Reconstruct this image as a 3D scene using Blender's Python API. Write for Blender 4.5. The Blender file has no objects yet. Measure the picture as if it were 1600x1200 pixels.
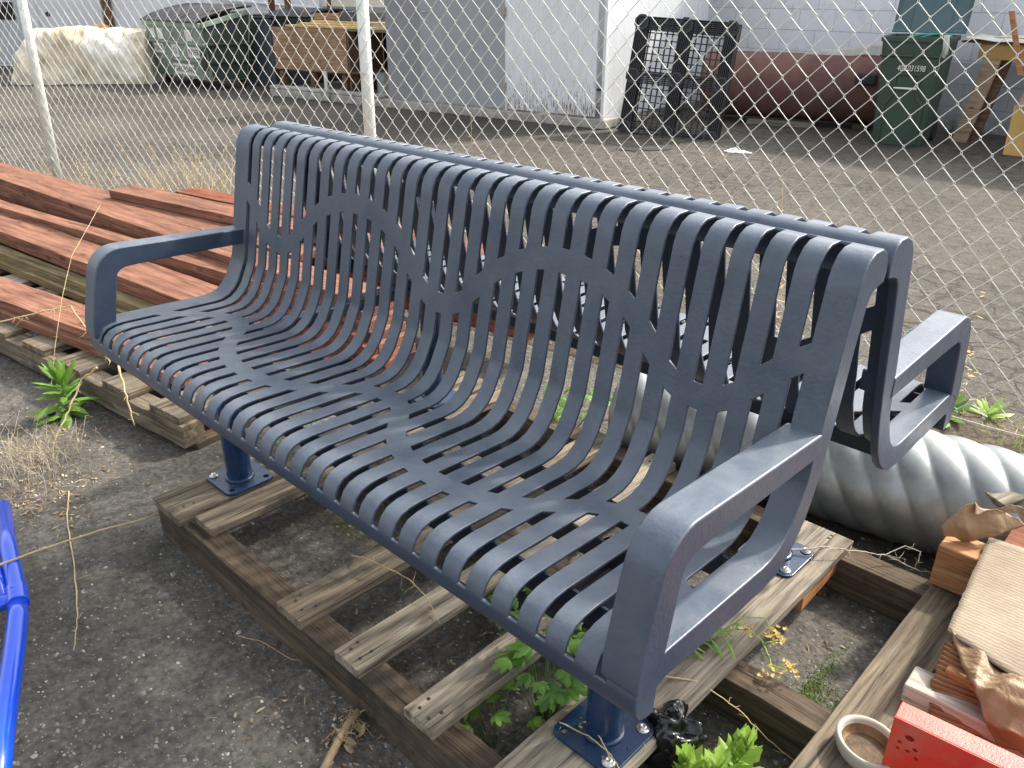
import bpy, bmesh, math, random
from mathutils import Vector, Matrix, noise
import numpy as np
R = math.radians
random.seed(7)
scene = bpy.context.scene
COL = scene.collection

# ------------------------------------------------------------------ camera
FPX, PIT, HDG, ROL = 1288.58, R(25.555), R(133.974), R(.169)      # focal length (px of a 1600 px wide picture), pitch, heading, roll
CAM = np.array([1.368, -.738, 1.467])
f2 = np.array([math.cos(HDG), math.sin(HDG), 0]); rt0 = np.array([math.sin(HDG), -math.cos(HDG), 0])
FW = f2*math.cos(PIT)+np.array([0, 0, -math.sin(PIT)]); up0 = f2*math.sin(PIT)+np.array([0, 0, math.cos(PIT)])
RT = rt0*math.cos(ROL)+up0*math.sin(ROL); UP = up0*math.cos(ROL)-rt0*math.sin(ROL)
cd = bpy.data.cameras.new('camera'); cam = bpy.data.objects.new('camera', cd); COL.objects.link(cam)
cd.sensor_fit = 'HORIZONTAL'; cd.sensor_width = 36; cd.lens = FPX/1600*36; cd.clip_start = .05; cd.clip_end = 500
cam.matrix_world = Matrix(((RT[0], UP[0], -FW[0], CAM[0]), (RT[1], UP[1], -FW[1], CAM[1]), (RT[2], UP[2], -FW[2], CAM[2]), (0, 0, 0, 1)))
scene.camera = cam

# ------------------------------------------------------------------ light
SUN_AZ, SUN_EL = R(74), R(42)
w = bpy.data.worlds.new('World'); scene.world = w; w.use_nodes = True
nt = w.node_tree; bg = nt.nodes['Background']; sky = nt.nodes.new('ShaderNodeTexSky')
sky.sky_type = 'NISHITA'; sky.sun_disc = False; sky.sun_elevation = SUN_EL; sky.sun_rotation = math.pi/2-SUN_AZ
sky.air_density = 1.0; sky.dust_density = 4.0; sky.ozone_density = 1.0
hs = nt.nodes.new('ShaderNodeHueSaturation'); hs.inputs['Saturation'].default_value = .3
nt.links.new(sky.outputs[0], hs.inputs['Color']); nt.links.new(hs.outputs[0], bg.inputs[0]); bg.inputs[1].default_value = .15
sl = bpy.data.lights.new('sun', 'SUN'); so = bpy.data.objects.new('sun', sl); COL.objects.link(so)
sl.energy = 2.0; sl.angle = R(2.6); sl.color = (1, .93, .82)
sd = Vector((math.cos(SUN_AZ)*math.cos(SUN_EL), math.sin(SUN_AZ)*math.cos(SUN_EL), math.sin(SUN_EL)))
so.rotation_euler = sd.to_track_quat('Z', 'Y').to_euler(); so.location = sd*30
scene.view_settings.view_transform = 'Standard'; scene.view_settings.look = 'None'
scene.view_settings.exposure = 1.45; scene.view_settings.gamma = 1

# ------------------------------------------------------------------ measuring helpers (surveyed positions in the photograph -> metres)
def ray(u, v): return FW+RT*(u-800)/FPX-UP*(v-600)/FPX
def G(u, v, z=0.):
    d = ray(u, v); return Vector(CAM+d*((z-CAM[2])/d[2]))
class Plane:                                     # a vertical wall plane through P along angle a
    def __init__(s, x, y, a):
        s.P = np.array([x, y]); s.D = np.array([math.cos(R(a)), math.sin(R(a))]); s.N = np.array([-s.D[1], s.D[0]]); s.a = R(a)
    def sz(s, u, v):
        d = ray(u, v); t = ((s.P-CAM[:2])@s.N)/(d[:2]@s.N); p = CAM+d*t
        return (p[:2]-s.P)@s.D, p[2]
    def w(s, a, n, z): return Vector((*(s.P+s.D*a+s.N*n), z))
    def off(s, n):
        q = Plane(s.P[0]+s.N[0]*n, s.P[1]+s.N[1]*n, math.degrees(s.a)); return q

# ------------------------------------------------------------------ materials
MATS = {}
def nodes(name):
    m = bpy.data.materials.new(name); m.use_nodes = True; t = m.node_tree; b = t.nodes['Principled BSDF']
    return m, t, b
def ramp(t, fac, stops, interp='LINEAR'):
    r = t.nodes.new('ShaderNodeValToRGB'); r.color_ramp.interpolation = interp
    el = r.color_ramp.elements
    while len(el) < len(stops): el.new(.5)
    for e, (p, c) in zip(el, stops):
        e.position = p; e.color = (*c, 1) if len(c) == 3 else c
    t.links.new(fac, r.inputs[0]); return r.outputs[0]
def g3(v): return (v, v, v)
def coord(t, scale=(1, 1, 1), rnd=True, kind='Object'):
    tc = t.nodes.new('ShaderNodeTexCoord'); mp = t.nodes.new('ShaderNodeMapping'); mp.inputs['Scale'].default_value = scale
    t.links.new(tc.outputs[kind], mp.inputs[0])
    if rnd:
        oi = t.nodes.new('ShaderNodeObjectInfo'); mu = t.nodes.new('ShaderNodeMath'); mu.operation = 'MULTIPLY'; mu.inputs[1].default_value = 37.
        t.links.new(oi.outputs['Random'], mu.inputs[0]); cb = t.nodes.new('ShaderNodeCombineXYZ')
        for i in range(3): t.links.new(mu.outputs[0], cb.inputs[i])
        t.links.new(cb.outputs[0], mp.inputs['Location'])
    return mp.outputs[0]
def noi(t, vec, scale, detail=4, rough=.55, dist=0):
    n = t.nodes.new('ShaderNodeTexNoise'); n.inputs['Scale'].default_value = scale; n.inputs['Detail'].default_value = detail
    n.inputs['Roughness'].default_value = rough; n.inputs['Distortion'].default_value = dist
    t.links.new(vec, n.inputs['Vector']); return n.outputs['Fac']
def vor(t, vec, scale, feat='F1', out='Distance', rnd=1):
    n = t.nodes.new('ShaderNodeTexVoronoi'); n.feature = feat; n.inputs['Scale'].default_value = scale; n.inputs['Randomness'].default_value = rnd
    t.links.new(vec, n.inputs['Vector']); return n.outputs[out]
def mix(t, fac, a, b, mode='MIX'):
    m = t.nodes.new('ShaderNodeMix'); m.data_type = 'RGBA'; m.blend_type = mode
    for s, v in ((m.inputs[0], fac), (m.inputs[6], a), (m.inputs[7], b)):
        if isinstance(v, (int, float)): s.default_value = v
        elif isinstance(v, tuple): s.default_value = (*v, 1)
        else: t.links.new(v, s)
    return m.outputs[2]
def math2(t, op, a, b=0.):
    m = t.nodes.new('ShaderNodeMath'); m.operation = op
    for i, v in enumerate((a, b)):
        if isinstance(v, (int, float)): m.inputs[i].default_value = v
        else: t.links.new(v, m.inputs[i])
    return m.outputs[0]
def bump(t, b, h, strength=.3, dist=.01):
    n = t.nodes.new('ShaderNodeBump'); n.inputs['Strength'].default_value = strength; n.inputs['Distance'].default_value = dist
    t.links.new(h, n.inputs['Height']); t.links.new(n.outputs[0], b.inputs['Normal'])
def plain(name, c, rough=.6, metal=0, var=.25, scale=8, bmp=.15, bscale=40, dirt=None, coat=0):
    if name in MATS: return MATS[name]
    m, t, b = nodes(name); v = coord(t)
    n = noi(t, v, scale, 5)
    lo = tuple(x*(1-var) for x in c); hi = tuple(min(1, x*(1+var)) for x in c)
    col = ramp(t, n, [(.3, lo), (.7, hi)])
    if dirt:
        d = ramp(t, noi(t, v, scale*.6, 8, .7), [(.5, g3(0)), (.72, g3(1))]); col = mix(t, d, col, dirt)
    t.links.new(col, b.inputs['Base Color']); b.inputs['Roughness'].default_value = rough; b.inputs['Metallic'].default_value = metal
    if coat: b.inputs['Coat Weight'].default_value = coat
    if bmp: bump(t, b, noi(t, v, bscale, 4), bmp, .004)
    MATS[name] = m; return m
def wood(name, dark, light, rough=.8, knots=True, saw=.25, fine=1., stain=None):
    m, t, b = nodes(name); v = coord(t, (1, 1, 1)); vs = coord(t, (1.2, 14, 14)); vf = coord(t, (4*fine, 120*fine, 120*fine))
    g = noi(t, vs, 2.2, 4, .6, .6); f = noi(t, vf, 1.5, 3, .7)
    c1 = ramp(t, g, [(.28, dark), (.72, light)])
    c2 = mix(t, .7, c1, ramp(t, f, [(.32, g3(.3)), (.56, g3(1.12))]), 'MULTIPLY')
    ck = ramp(t, noi(t, coord(t, (1.1, 46, 46)), 1.7, 3, .6), [(.33, g3(.8)), (.37, g3(0))]); c2 = mix(t, ck, c2, tuple(x*.3 for x in dark))
    big = noi(t, v, 3.2, 3); c3 = mix(t, .35, c2, ramp(t, big, [(.3, g3(.45)), (.7, g3(1.15))]), 'MULTIPLY')
    if knots:
        k = ramp(t, vor(t, coord(t, (4, 11, 11)), 1.0), [(.0, g3(1)), (.10, g3(.55)), (.16, g3(0))]); c3 = mix(t, k, c3, tuple(x*.35 for x in dark))
    if stain:
        s = ramp(t, noi(t, v, 6, 7, .7), [(.52, g3(0)), (.68, g3(1))]); c3 = mix(t, s, c3, stain)
    t.links.new(c3, b.inputs['Base Color']); b.inputs['Roughness'].default_value = rough; b.inputs['Specular IOR Level'].default_value = .25
    bump(t, b, math2(t, 'ADD', f, math2(t, 'MULTIPLY', g, .6)), saw+.25, .003)
    MATS[name] = m; return m

def bench_paint(name, base, dust_and_light, rough, amt):
    m, t, b = nodes(name); v = coord(t, rnd=False)
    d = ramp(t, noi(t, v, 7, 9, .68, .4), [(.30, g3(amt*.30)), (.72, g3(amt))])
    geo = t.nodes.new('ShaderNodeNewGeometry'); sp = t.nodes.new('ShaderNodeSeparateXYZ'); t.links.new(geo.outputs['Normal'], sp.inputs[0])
    u = ramp(t, sp.outputs[2], [(.0, g3(.12)), (.16, g3(.5)), (.5, g3(.62)), (.97, g3(1))])  # settled dust plus painted light: upward faces paler, sides and undersides shaded darker
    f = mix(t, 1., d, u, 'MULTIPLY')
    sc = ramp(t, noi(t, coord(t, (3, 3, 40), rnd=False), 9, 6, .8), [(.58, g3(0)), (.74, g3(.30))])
    col = mix(t, f, base, dust_and_light); col = mix(t, sc, col, (.18, .19, .2))
    t.links.new(col, b.inputs['Base Color']); b.inputs['Roughness'].default_value = rough
    rr = ramp(t, noi(t, v, 14, 6), [(.3, g3(rough-.08)), (.7, g3(rough+.12))]); t.links.new(rr, b.inputs['Roughness'])
    b.inputs['Coat Weight'].default_value = .12; b.inputs['Coat Roughness'].default_value = .3
    bump(t, b, noi(t, v, 130, 3, .6), .22, .0035)
    MATS[name] = m; return m
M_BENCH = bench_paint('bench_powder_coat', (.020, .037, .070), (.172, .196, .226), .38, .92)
M_POST = bench_paint('post_powder_coat', (.004, .024, .072), (.1, .12, .15), .22, .14)
M_UNDER = bench_paint('rail_powder_coat', (.012, .02, .04), (.06, .07, .08), .5, .15)

def asphalt(name, dark, light, stone, crack, moss=False, blotch=(.5, 1.2), big=.5, crk=True, damp=None):
    m, t, b = nodes(name); v = coord(t, rnd=False)
    n1 = noi(t, v, 60, 6, .7); n2 = noi(t, v, big, 6, .62, .3)
    c = ramp(t, n1, [(.32, dark), (.66, light)])
    n3 = noi(t, v, 11, 6, .75); c = mix(t, .75, c, ramp(t, n3, [(.34, g3(.55)), (.66, g3(1.3))]), 'MULTIPLY')
    st = vor(t, v, 95); sm = ramp(t, st, [(.12, g3(1)), (.24, g3(0))]); keep = ramp(t, noi(t, v, 33, 3), [(.54, g3(0)), (.62, g3(1))])
    c = mix(t, mix(t, 1., sm, keep, 'MULTIPLY'), c, stone)
    st2 = vor(t, v, 34); sm2 = ramp(t, st2, [(.09, g3(.8)), (.16, g3(0))]); c = mix(t, mix(t, 1., sm2, ramp(t, noi(t, v, 9, 3), [(.5, g3(0)), (.66, g3(1))]), 'MULTIPLY'), c, tuple(x*.8 for x in stone))
    c = mix(t, 1., c, ramp(t, n2, [(.28, g3(blotch[0])), (.72, g3(blotch[1]))]), 'MULTIPLY')
    h = math2(t, 'ADD', n1, math2(t, 'MULTIPLY', st, -.6))
    if crk:
        vm = t.nodes.new('ShaderNodeVectorMath'); vm.operation = 'ADD'
        nn = t.nodes.new('ShaderNodeTexNoise'); nn.inputs['Scale'].default_value = 5; nn.inputs['Detail'].default_value = 4; t.links.new(v, nn.inputs['Vector'])
        sc = t.nodes.new('ShaderNodeVectorMath'); sc.operation = 'SCALE'; sc.inputs['Scale'].default_value = .22; t.links.new(nn.outputs['Color'], sc.inputs[0])
        t.links.new(v, vm.inputs[0]); t.links.new(sc.outputs[0], vm.inputs[1])
        ck = ramp(t, vor(t, vm.outputs[0], 6.5, 'DISTANCE_TO_EDGE'), [(.016, g3(1)), (.07, g3(0))])
        zone = ramp(t, noi(t, v, .45, 4), [(.42, g3(.12)), (.6, g3(.85))])
        c = mix(t, mix(t, 1., ck, zone, 'MULTIPLY'), c, crack); h = math2(t, 'SUBTRACT', h, ck)
    if damp:
        c = mix(t, ramp(t, noi(t, v, .7, 5, .7, .8), [(.57, g3(0)), (.63, g3(.6))]), c, damp)
    t.links.new(c, b.inputs['Base Color']); b.inputs['Roughness'].default_value = .88; b.inputs['Specular IOR Level'].default_value = .3
    bump(t, b, h, .55, .006); MATS[name] = m; return m
M_ASPH = asphalt('worn_asphalt', (.060, .055, .047), (.175, .160, .135), (.36, .33, .26), (.02, .02, .018), crk=False, blotch=(.62, 1.25), big=2.2)
M_YARD = asphalt('cracked_yard_asphalt', (.05, .044, .036), (.14, .122, .098), (.36, .32, .27), (.02, .018, .016), blotch=(.55, 1.35), big=.55, damp=(.07, .062, .055))
M_SOIL = asphalt('roadside_soil', (.04, .03, .022), (.16, .12, .08), (.33, .3, .24), (0, 0, 0), crk=False, big=6)

def galv(name, base=(.38, .40, .39), rough=.42, metal=.7):
    m, t, b = nodes(name); v = coord(t, rnd=False)
    c = ramp(t, vor(t, v, 70, out='Color'), [(.2, tuple(x*.93 for x in base)), (.8, base)])
    c = mix(t, .6, c, ramp(t, noi(t, v, 5, 7, .7), [(.3, g3(.5)), (.62, g3(1))]), 'MULTIPLY')
    s = ramp(t, noi(t, v, 16, 9, .75), [(.6, g3(0)), (.72, g3(.55))]); c = mix(t, s, c, (.45, .43, .38))
    t.links.new(c, b.inputs['Base Color']); b.inputs['Metallic'].default_value = metal
    t.links.new(ramp(t, noi(t, v, 9, 5), [(.3, g3(rough-.06)), (.7, g3(rough+.18))]), b.inputs['Roughness'])
    bump(t, b, noi(t, v, 18, 4), .12, .006); MATS[name] = m; return m
M_GALV = galv('galvanised_corrugated_steel')
M_WIRE = plain('fence_wire_zinc', (.62, .62, .56), .5, .1, .12, 60, 0)
M_FPOST = plain('fence_post_paint', (.70, .73, .68), .38, .3, .035, 5, .05, 60)

M_RED = wood('redwood_stained_lumber', (.13, .055, .033), (.39, .185, .112), .72, True, .35)
M_RED2 = wood('dark_stained_lumber', (.14, .045, .022), (.33, .11, .055), .75, True, .35)
M_GREEN = wood('weathered_green_lumber', (.14, .11, .05), (.36, .28, .14), .8)
M_PAL = wood('weathered_pallet_wood', (.07, .054, .038), (.31, .25, .175), .86, True, .45, stain=(.06, .055, .045))
M_PAL2 = wood('sunbleached_pallet_wood', (.13, .108, .08), (.43, .375, .29), .86, True, .45)
M_PALD = wood('dark_pallet_stringer', (.045, .034, .024), (.17, .125, .082), .88, True, .4, stain=(.035, .03, .024))  # stringer wood, darker brown than the deck boards
M_CEDAR = wood('fresh_cedar', (.36, .15, .06), (.62, .33, .16), .7, False, .3)
M_PINE = wood('yellow_pine', (.5, .33, .12), (.74, .56, .27), .7, True, .2)
M_PLY = wood('plywood', (.24, .14, .075), (.5, .33, .2), .8, True, .2)
M_OLDW = wood('old_brown_timber', (.09, .05, .03), (.26, .16, .1), .85)

# ------------------------------------------------------------------ mesh helpers
class MB:
    def __init__(s): s.v = []; s.f = []
    def add(s, vs, fs):
        o = len(s.v); s.v += [tuple(p) for p in vs]; s.f += [tuple(i+o for i in f) for f in fs]
    def hexa(s, p):                               # 8 points: bottom 4 ccw, top 4 ccw
        s.add(p, [(3, 2, 1, 0), (4, 5, 6, 7), (0, 1, 5, 4), (1, 2, 6, 5), (2, 3, 7, 6), (3, 0, 4, 7)])
    def box(s, x0, x1, y0, y1, z0, z1, M=None):
        p = [Vector(q) for q in ((x0, y0, z0), (x1, y0, z0), (x1, y1, z0), (x0, y1, z0), (x0, y0, z1), (x1, y0, z1), (x1, y1, z1), (x0, y1, z1))]
        s.hexa([M @ q for q in p] if M else p)
    def tube(s, pts, r, n=8, caps=True):
        pts = [Vector(p) for p in pts]; rs = r if isinstance(r, (list, tuple)) else [r]*len(pts)
        o = len(s.v); t0 = (pts[1]-pts[0]).normalized(); a = t0.orthogonal().normalized()
        for i, p in enumerate(pts):
            t = (pts[min(i+1, len(pts)-1)]-pts[max(i-1, 0)])
            t = t.normalized() if t.length > 1e-9 else t0
            a = (a-t*a.dot(t)); a = a.normalized() if a.length > 1e-6 else t.orthogonal().normalized(); b = t.cross(a)
            for k in range(n):
                g = 2*math.pi*k/n; s.v.append(tuple(p+(a*math.cos(g)+b*math.sin(g))*rs[i]))
        for i in range(len(pts)-1):
            for k in range(n):
                k2 = (k+1) % n; s.f.append((o+i*n+k, o+i*n+k2, o+(i+1)*n+k2, o+(i+1)*n+k))
        if caps:
            s.f.append(tuple(o+k for k in reversed(range(n)))); s.f.append(tuple(o+(len(pts)-1)*n+k for k in range(n)))
    def prism(s, poly, a, b, fn):                 # poly of 2d points, extruded from a to b; fn(p2d, t) -> Vector
        n = len(poly); o = len(s.v)
        for t in (a, b): s.v += [tuple(fn(p, t)) for p in poly]
        for k in range(n): s.f.append((o+k, o+(k+1) % n, o+n+(k+1) % n, o+n+k))
        s.f.append(tuple(o+k for k in reversed(range(n)))); s.f.append(tuple(o+n+k for k in range(n)))
    def lathe(s, prof, n=24, M=None, cap=True):
        o = len(s.v)
        for r, z in prof:
            for k in range(n):
                g = 2*math.pi*k/n; p = Vector((r*math.cos(g), r*math.sin(g), z)); s.v.append(tuple(M @ p if M else p))
        for i in range(len(prof)-1):
            for k in range(n):
                k2 = (k+1) % n; s.f.append((o+i*n+k, o+i*n+k2, o+(i+1)*n+k2, o+(i+1)*n+k))
        if cap:
            s.f.append(tuple(o+k for k in reversed(range(n)))); s.f.append(tuple(o+(len(prof)-1)*n+k for k in range(n)))
    def build(s, name, mat, parent=None, loc=None, rot=None, bevel=0, seg=2, smooth=False, solid=0, sub=0):
        me = bpy.data.meshes.new(name)
        vs = s.v
        me.from_pydata(vs, [], s.f); me.validate(); me.update()
        bm = bmesh.new(); bm.from_mesh(me); bmesh.ops.recalc_face_normals(bm, faces=bm.faces[:]) if not solid else None
        bm.to_mesh(me); bm.free()
        me.materials.append(mat); o = bpy.data.objects.new(name, me); COL.objects.link(o)
        if parent: o.parent = parent
        if loc: o.location = loc
        if rot: o.rotation_euler = rot
        if solid:
            m = o.modifiers.new('s', 'SOLIDIFY'); m.thickness = solid; m.offset = 0
        if sub:
            m = o.modifiers.new('u', 'SUBSURF'); m.levels = sub; m.render_levels = sub
        if bevel:
            m = o.modifiers.new('b', 'BEVEL'); m.width = bevel; m.segments = seg; m.limit_method = 'ANGLE'; m.angle_limit = R(38)
        if smooth or bevel:
            for p in me.polygons: p.use_smooth = True
            if bevel: m = o.modifiers.new('w', 'WEIGHTED_NORMAL'); m.keep_sharp = False
        return o
def tag(o, label=None, cat=None, group=None, kind=None):
    for k, v in (('label', label), ('category', cat), ('group', group), ('kind', kind)):
        if v: o[k] = v
    return o
def empty(name, loc=(0, 0, 0), rz=0, **k):
    o = bpy.data.objects.new(name, None); COL.objects.link(o); o.location = loc; o.rotation_euler = (0, 0, rz); o.empty_display_size = .1
    return tag(o, **k)
def board(name, L, W, T, mat, loc, rz=0, parent=None, ry=0, rx=0, jit=.0016, bevel=.0025, warp=0):
    """a sawn board along +x from its origin (left, front, bottom corner)"""
    b = MB(); n = max(3, int(L/.13)); st = []
    for i in range(n+1):
        x = L*i/n; wz = warp*math.sin(math.pi*i/n)
        j = lambda: random.uniform(-jit, jit)
        e = random.uniform(-.004, .004) if i in (0, n) else 0
        st.append([(x+e, 0+j(), wz), (x+e, W+j(), wz), (x+e, W+j(), T+wz+j()), (x+e, 0+j(), T+wz+j())])
    o = [len(b.v)]
    for s in st: b.v += s
    for i in range(n):
        for k in range(4):
            k2 = (k+1) % 4; b.f.append((i*4+k, i*4+k2, (i+1)*4+k2, (i+1)*4+k))
    b.f.append((3, 2, 1, 0)); b.f.append((n*4, n*4+1, n*4+2, n*4+3))
    return b.build(name, mat, parent, loc=loc, rot=(rx, ry, rz), bevel=bevel, seg=2)
def text(s, size, M, mat, parent, name='lettering', ext=.001, align='CENTER', shear=0):
    c = bpy.data.curves.new(name, 'FONT'); c.body = s; c.size = size; c.extrude = ext; c.align_x = align; c.align_y = 'CENTER'; c.shear = shear
    t = bpy.data.objects.new('tmp', c); COL.objects.link(t); dg = bpy.context.evaluated_depsgraph_get(); dg.update()
    me = bpy.data.meshes.new_from_object(t.evaluated_get(dg)); COL.objects.unlink(t); bpy.data.objects.remove(t)
    me.materials.clear(); me.materials.append(mat); o = bpy.data.objects.new(name, me); COL.objects.link(o); o.parent = parent; o.matrix_local = M
    return o
def frame(o, x, y, z=None):                       # matrix from origin and x / y axes
    x = Vector(x).normalized(); y = Vector(y).normalized(); z = x.cross(y)
    return Matrix(((x[0], y[0], z[0], o[0]), (x[1], y[1], z[1], o[1]), (x[2], y[2], z[2], o[2]), (0, 0, 0, 1)))

# ------------------------------------------------------------------ ground
FEN = Plane(-2.19, 1.87, 9.8)
b = MB(); b.add([(-300, -300, 0), (300, -300, 0), (300, 300, 0), (-300, 300, 0)], [(0, 1, 2, 3)])
tag(b.build('ground', M_YARD), kind='structure')
def sheet(name, mat, a0, a1, n0, n1, z, na, nn, amp, f, plane=FEN, edge=True, seed=0):
    b = MB()
    for i in range(na+1):
        for j in range(nn+1):
            a = a0+(a1-a0)*i/na; n = n0+(n1-n0)*j/nn
            h = amp*(noise.noise(Vector((a*f, n*f, seed)))+.5*noise.noise(Vector((a*f*3, n*f*3, seed+5))))
            if edge:
                e = min(j, nn-j)/nn*2; h = (h+amp)*math.sin(min(1, e*1.3)*math.pi/2)
                if j in (0, nn): n += .03*noise.noise(Vector((a*7, j, seed)))
            b.v.append(tuple(plane.w(a, n, z+h)))
    for i in range(na):
        for j in range(nn): b.f.append((i*(nn+1)+j, (i+1)*(nn+1)+j, (i+1)*(nn+1)+j+1, i*(nn+1)+j+1))
    return b.build(name, mat, smooth=True)
b = MB()
pts = [FEN.w(-14, .02, .004), FEN.w(9, .02, .004)]
b.add([(-14, -8, .004), (9, -8, .004), tuple(pts[1]), tuple(pts[0])], [(0, 1, 2, 3)])
tag(b.build('near_pavement', M_ASPH), kind='structure')
tag(sheet('soil_strip', M_SOIL, -8, 7, -.26, .16, .006, 220, 10, .016, 4), kind='structure')

# ------------------------------------------------------------------ bench
XL, XR = -.922, .920
HW = .0093                                         # half width of a slot
slots = [.010+(i-15)*.0568 for i in range(31)]
def smooth_tab(tab, ph):
    ph = max(0, min(6, ph)); i = min(5, int(ph)); f = ph-i
    p = [tab[abs(i-1)], tab[i], tab[i+1], tab[i+2] if i < 5 else tab[5]]
    return .5*((2*p[1])+(-p[0]+p[2])*f+(2*p[0]-5*p[1]+4*p[2]-p[3])*f*f+(-p[0]+3*p[1]-3*p[2]+p[3])*f**3)
def phase(x):
    i = (x-.010)/.0568+15; d = min(abs(i-c) for c in (-9, 3, 15, 27, 39)); return d
T_SF = [.247, .232, .178, .131, .103, .089, .084]; T_SR = [.291, .277, .232, .178, .145, .128, .123]
T_BU = [.838, .853, .909, .953, .982, .998, 1.003]; T_BL = [.799, .811, .856, .910, .941, .959, .963]
def seat_z(y): return .646-(y-.035)*.038
BK0, BK1 = (.418, .745), (.478, 1.045)
def back_pt(z):
    f = (z-BK0[1])/(BK1[1]-BK0[1]); return (BK0[0]+(BK1[0]-BK0[0])*f, z)
lip = [(.012, .553), (-.004, .554), (-.018, .559), (-.028, .570), (-.032, .586), (-.0325, .603), (-.030, .614), (-.023, .628), (-.010, .639), (.010, .6445), (.035, .646)]
IDX_LIP = 5
low = [(.300, .636), (.325, .638), (.349, .646), (.370, .661), (.387, .682), (.399, .705), (.409, .725), (.418, .745)]
curl = [(.478, 1.045), (.482, 1.066), (.490, 1.083), (.503, 1.097), (.521, 1.105), (.548, 1.1055), (.562, 1.098), (.571, 1.084), (.575, 1.066), (.571, 1.050)]
IDX_CURL = 5
def prof(x):
    ph = phase(x)
    p = list(lip)
    for T in (T_SF, T_SR):
        y = smooth_tab(T, ph)+(-.0025 if T is T_SF else .0025); p.append((y, seat_z(y)))
    p += low
    for T in (T_BL, T_BU): p.append(back_pt(smooth_tab(T, ph)+(.004 if T is T_BU else -.004)))
    p += curl; return p
k_sf = len(lip); k_sr = k_sf+1; k_bl = k_sr+1+len(low); k_bu = k_bl+1; k_ce = k_bu+1+IDX_CURL; NP = len(prof(0))
def open_slot(k):       # is profile interval k..k+1 cut away in a slot column
    return (IDX_LIP <= k < k_sf) or (k_sr <= k < k_bl) or (k_bu <= k < k_ce)
YM = .584
def bench_half(mirror, parent):
    P = (lambda x, y, z: (x, y, z)) if not mirror else (lambda x, y, z: (x, 2*YM-y, z))
    s = 1
    xs = [XL+.007]; kinds = []
    for x in slots: xs += [x-HW, x+HW]; kinds += ['slat', 'slot']
    xs.append(XR-.007); kinds.append('slat')
    b = MB()
    for x in xs:
        for (y, z) in prof(x): b.v.append(P(x, y, z))
    for c, kd in enumerate(kinds):
        for k in range(NP-1):
            if kd == 'slot' and open_slot(k): continue
            b.f.append((c*NP+k, (c+1)*NP+k, (c+1)*NP+k+1, c*NP+k+1))
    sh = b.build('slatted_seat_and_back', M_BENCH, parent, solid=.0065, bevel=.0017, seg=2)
    # side frames
    base = prof(XR)
    off = []
    n = len(base)
    for i, p in enumerate(base):
        a = Vector(base[max(0, i-1)]); c = Vector(base[min(n-1, i+1)]); t = (c-a).normalized(); nr = Vector((t[1], -t[0]))
        d = .047 if 8 < i else .02+.027*i/8
        if i > n-10: d = max(.012, .047-.006*(i-(n-10)))
        off.append(tuple(Vector(p)+nr*d))
    off[0:8] = [(.014, .561)]*0+[(.016, .560), (.014, .575)]     # notch behind the lip
    outer = []
    for i, p in enumerate(base):
        a = Vector(base[max(0, i-1)]); c = Vector(base[min(n-1, i+1)]); t = (c-a).normalized(); outer.append(tuple(Vector(p)-Vector((t[1], -t[0]))*.0033))
    # hand drawn back side of the frame
    inner = [(.550, 1.045), (.534, 1.040), (.524, 1.024), (.508, .955), (.497, .889), (.480, .806), (.465, .745), (.452, .706), (.436, .668), (.412, .634), (.384, .609), (.350, .593), (.300, .588), (.150, .594), (.030, .599), (.016, .594), (.013, .561)]
    poly = outer+inner
    for (xa, xb) in ((XL-.003, XL+.013), (XR-.013, XR+.003)):
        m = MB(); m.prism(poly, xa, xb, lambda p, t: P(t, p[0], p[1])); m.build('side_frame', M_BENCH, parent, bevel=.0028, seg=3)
    # armrests
    def arc(cx, cy, r, a0, a1, k=6): return [(cx+r*math.cos(R(a0+(a1-a0)*i/k)), cy+r*math.sin(R(a0+(a1-a0)*i/k))) for i in range(k+1)]
    ao = [(-.034, .612), (-.0395, .617), (-.036, .655), (-.010, .765)]+arc(.072, .768, .078, 168, 92)+[(.437, .828)]
    ai = [(.437, .785), (.120, .792)]+arc(.082, .757, .034, 92, 166)+[(.024, .645), (.0, .640), (-.012, .630)]
    for (xa, xb) in ((XL-.005, XL+.057), (XR-.057, XR+.005)):
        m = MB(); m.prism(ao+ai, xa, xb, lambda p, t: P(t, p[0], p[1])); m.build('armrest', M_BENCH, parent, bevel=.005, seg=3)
    # rails under the seat
    for yy in (.185, .294):
        m = MB(); m.box(-.9, .9, -.003, .003, 0, .048)
        o = m.build('seat_rail', M_UNDER, parent, loc=P(0, yy, seat_z(yy)-.053), bevel=.001)
    m = MB(); m.box(-.9, .9, -.003, .003, 0, .05)
    o = m.build('seat_rail', M_UNDER, parent, loc=P(0, .05, .59), bevel=.001)
bench = empty('double_sided_bench', (0, 0, 0), label='dark blue slatted metal park bench with back-to-back seats and looped armrests', cat='bench')
bench_half(False, bench); bench_half(True, bench)
for sx in (-1, 1):
    m = MB(); m.box(-.025, .025, .05, 2*YM-.05, .555, .593); m.build('cross_beam', M_UNDER, bench, loc=(sx*.686, 0, 0), bevel=.003)
M_BOLT = plain('zinc_bolt', (.6, .58, .55), .3, .8, .1, 30, 0)
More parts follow.
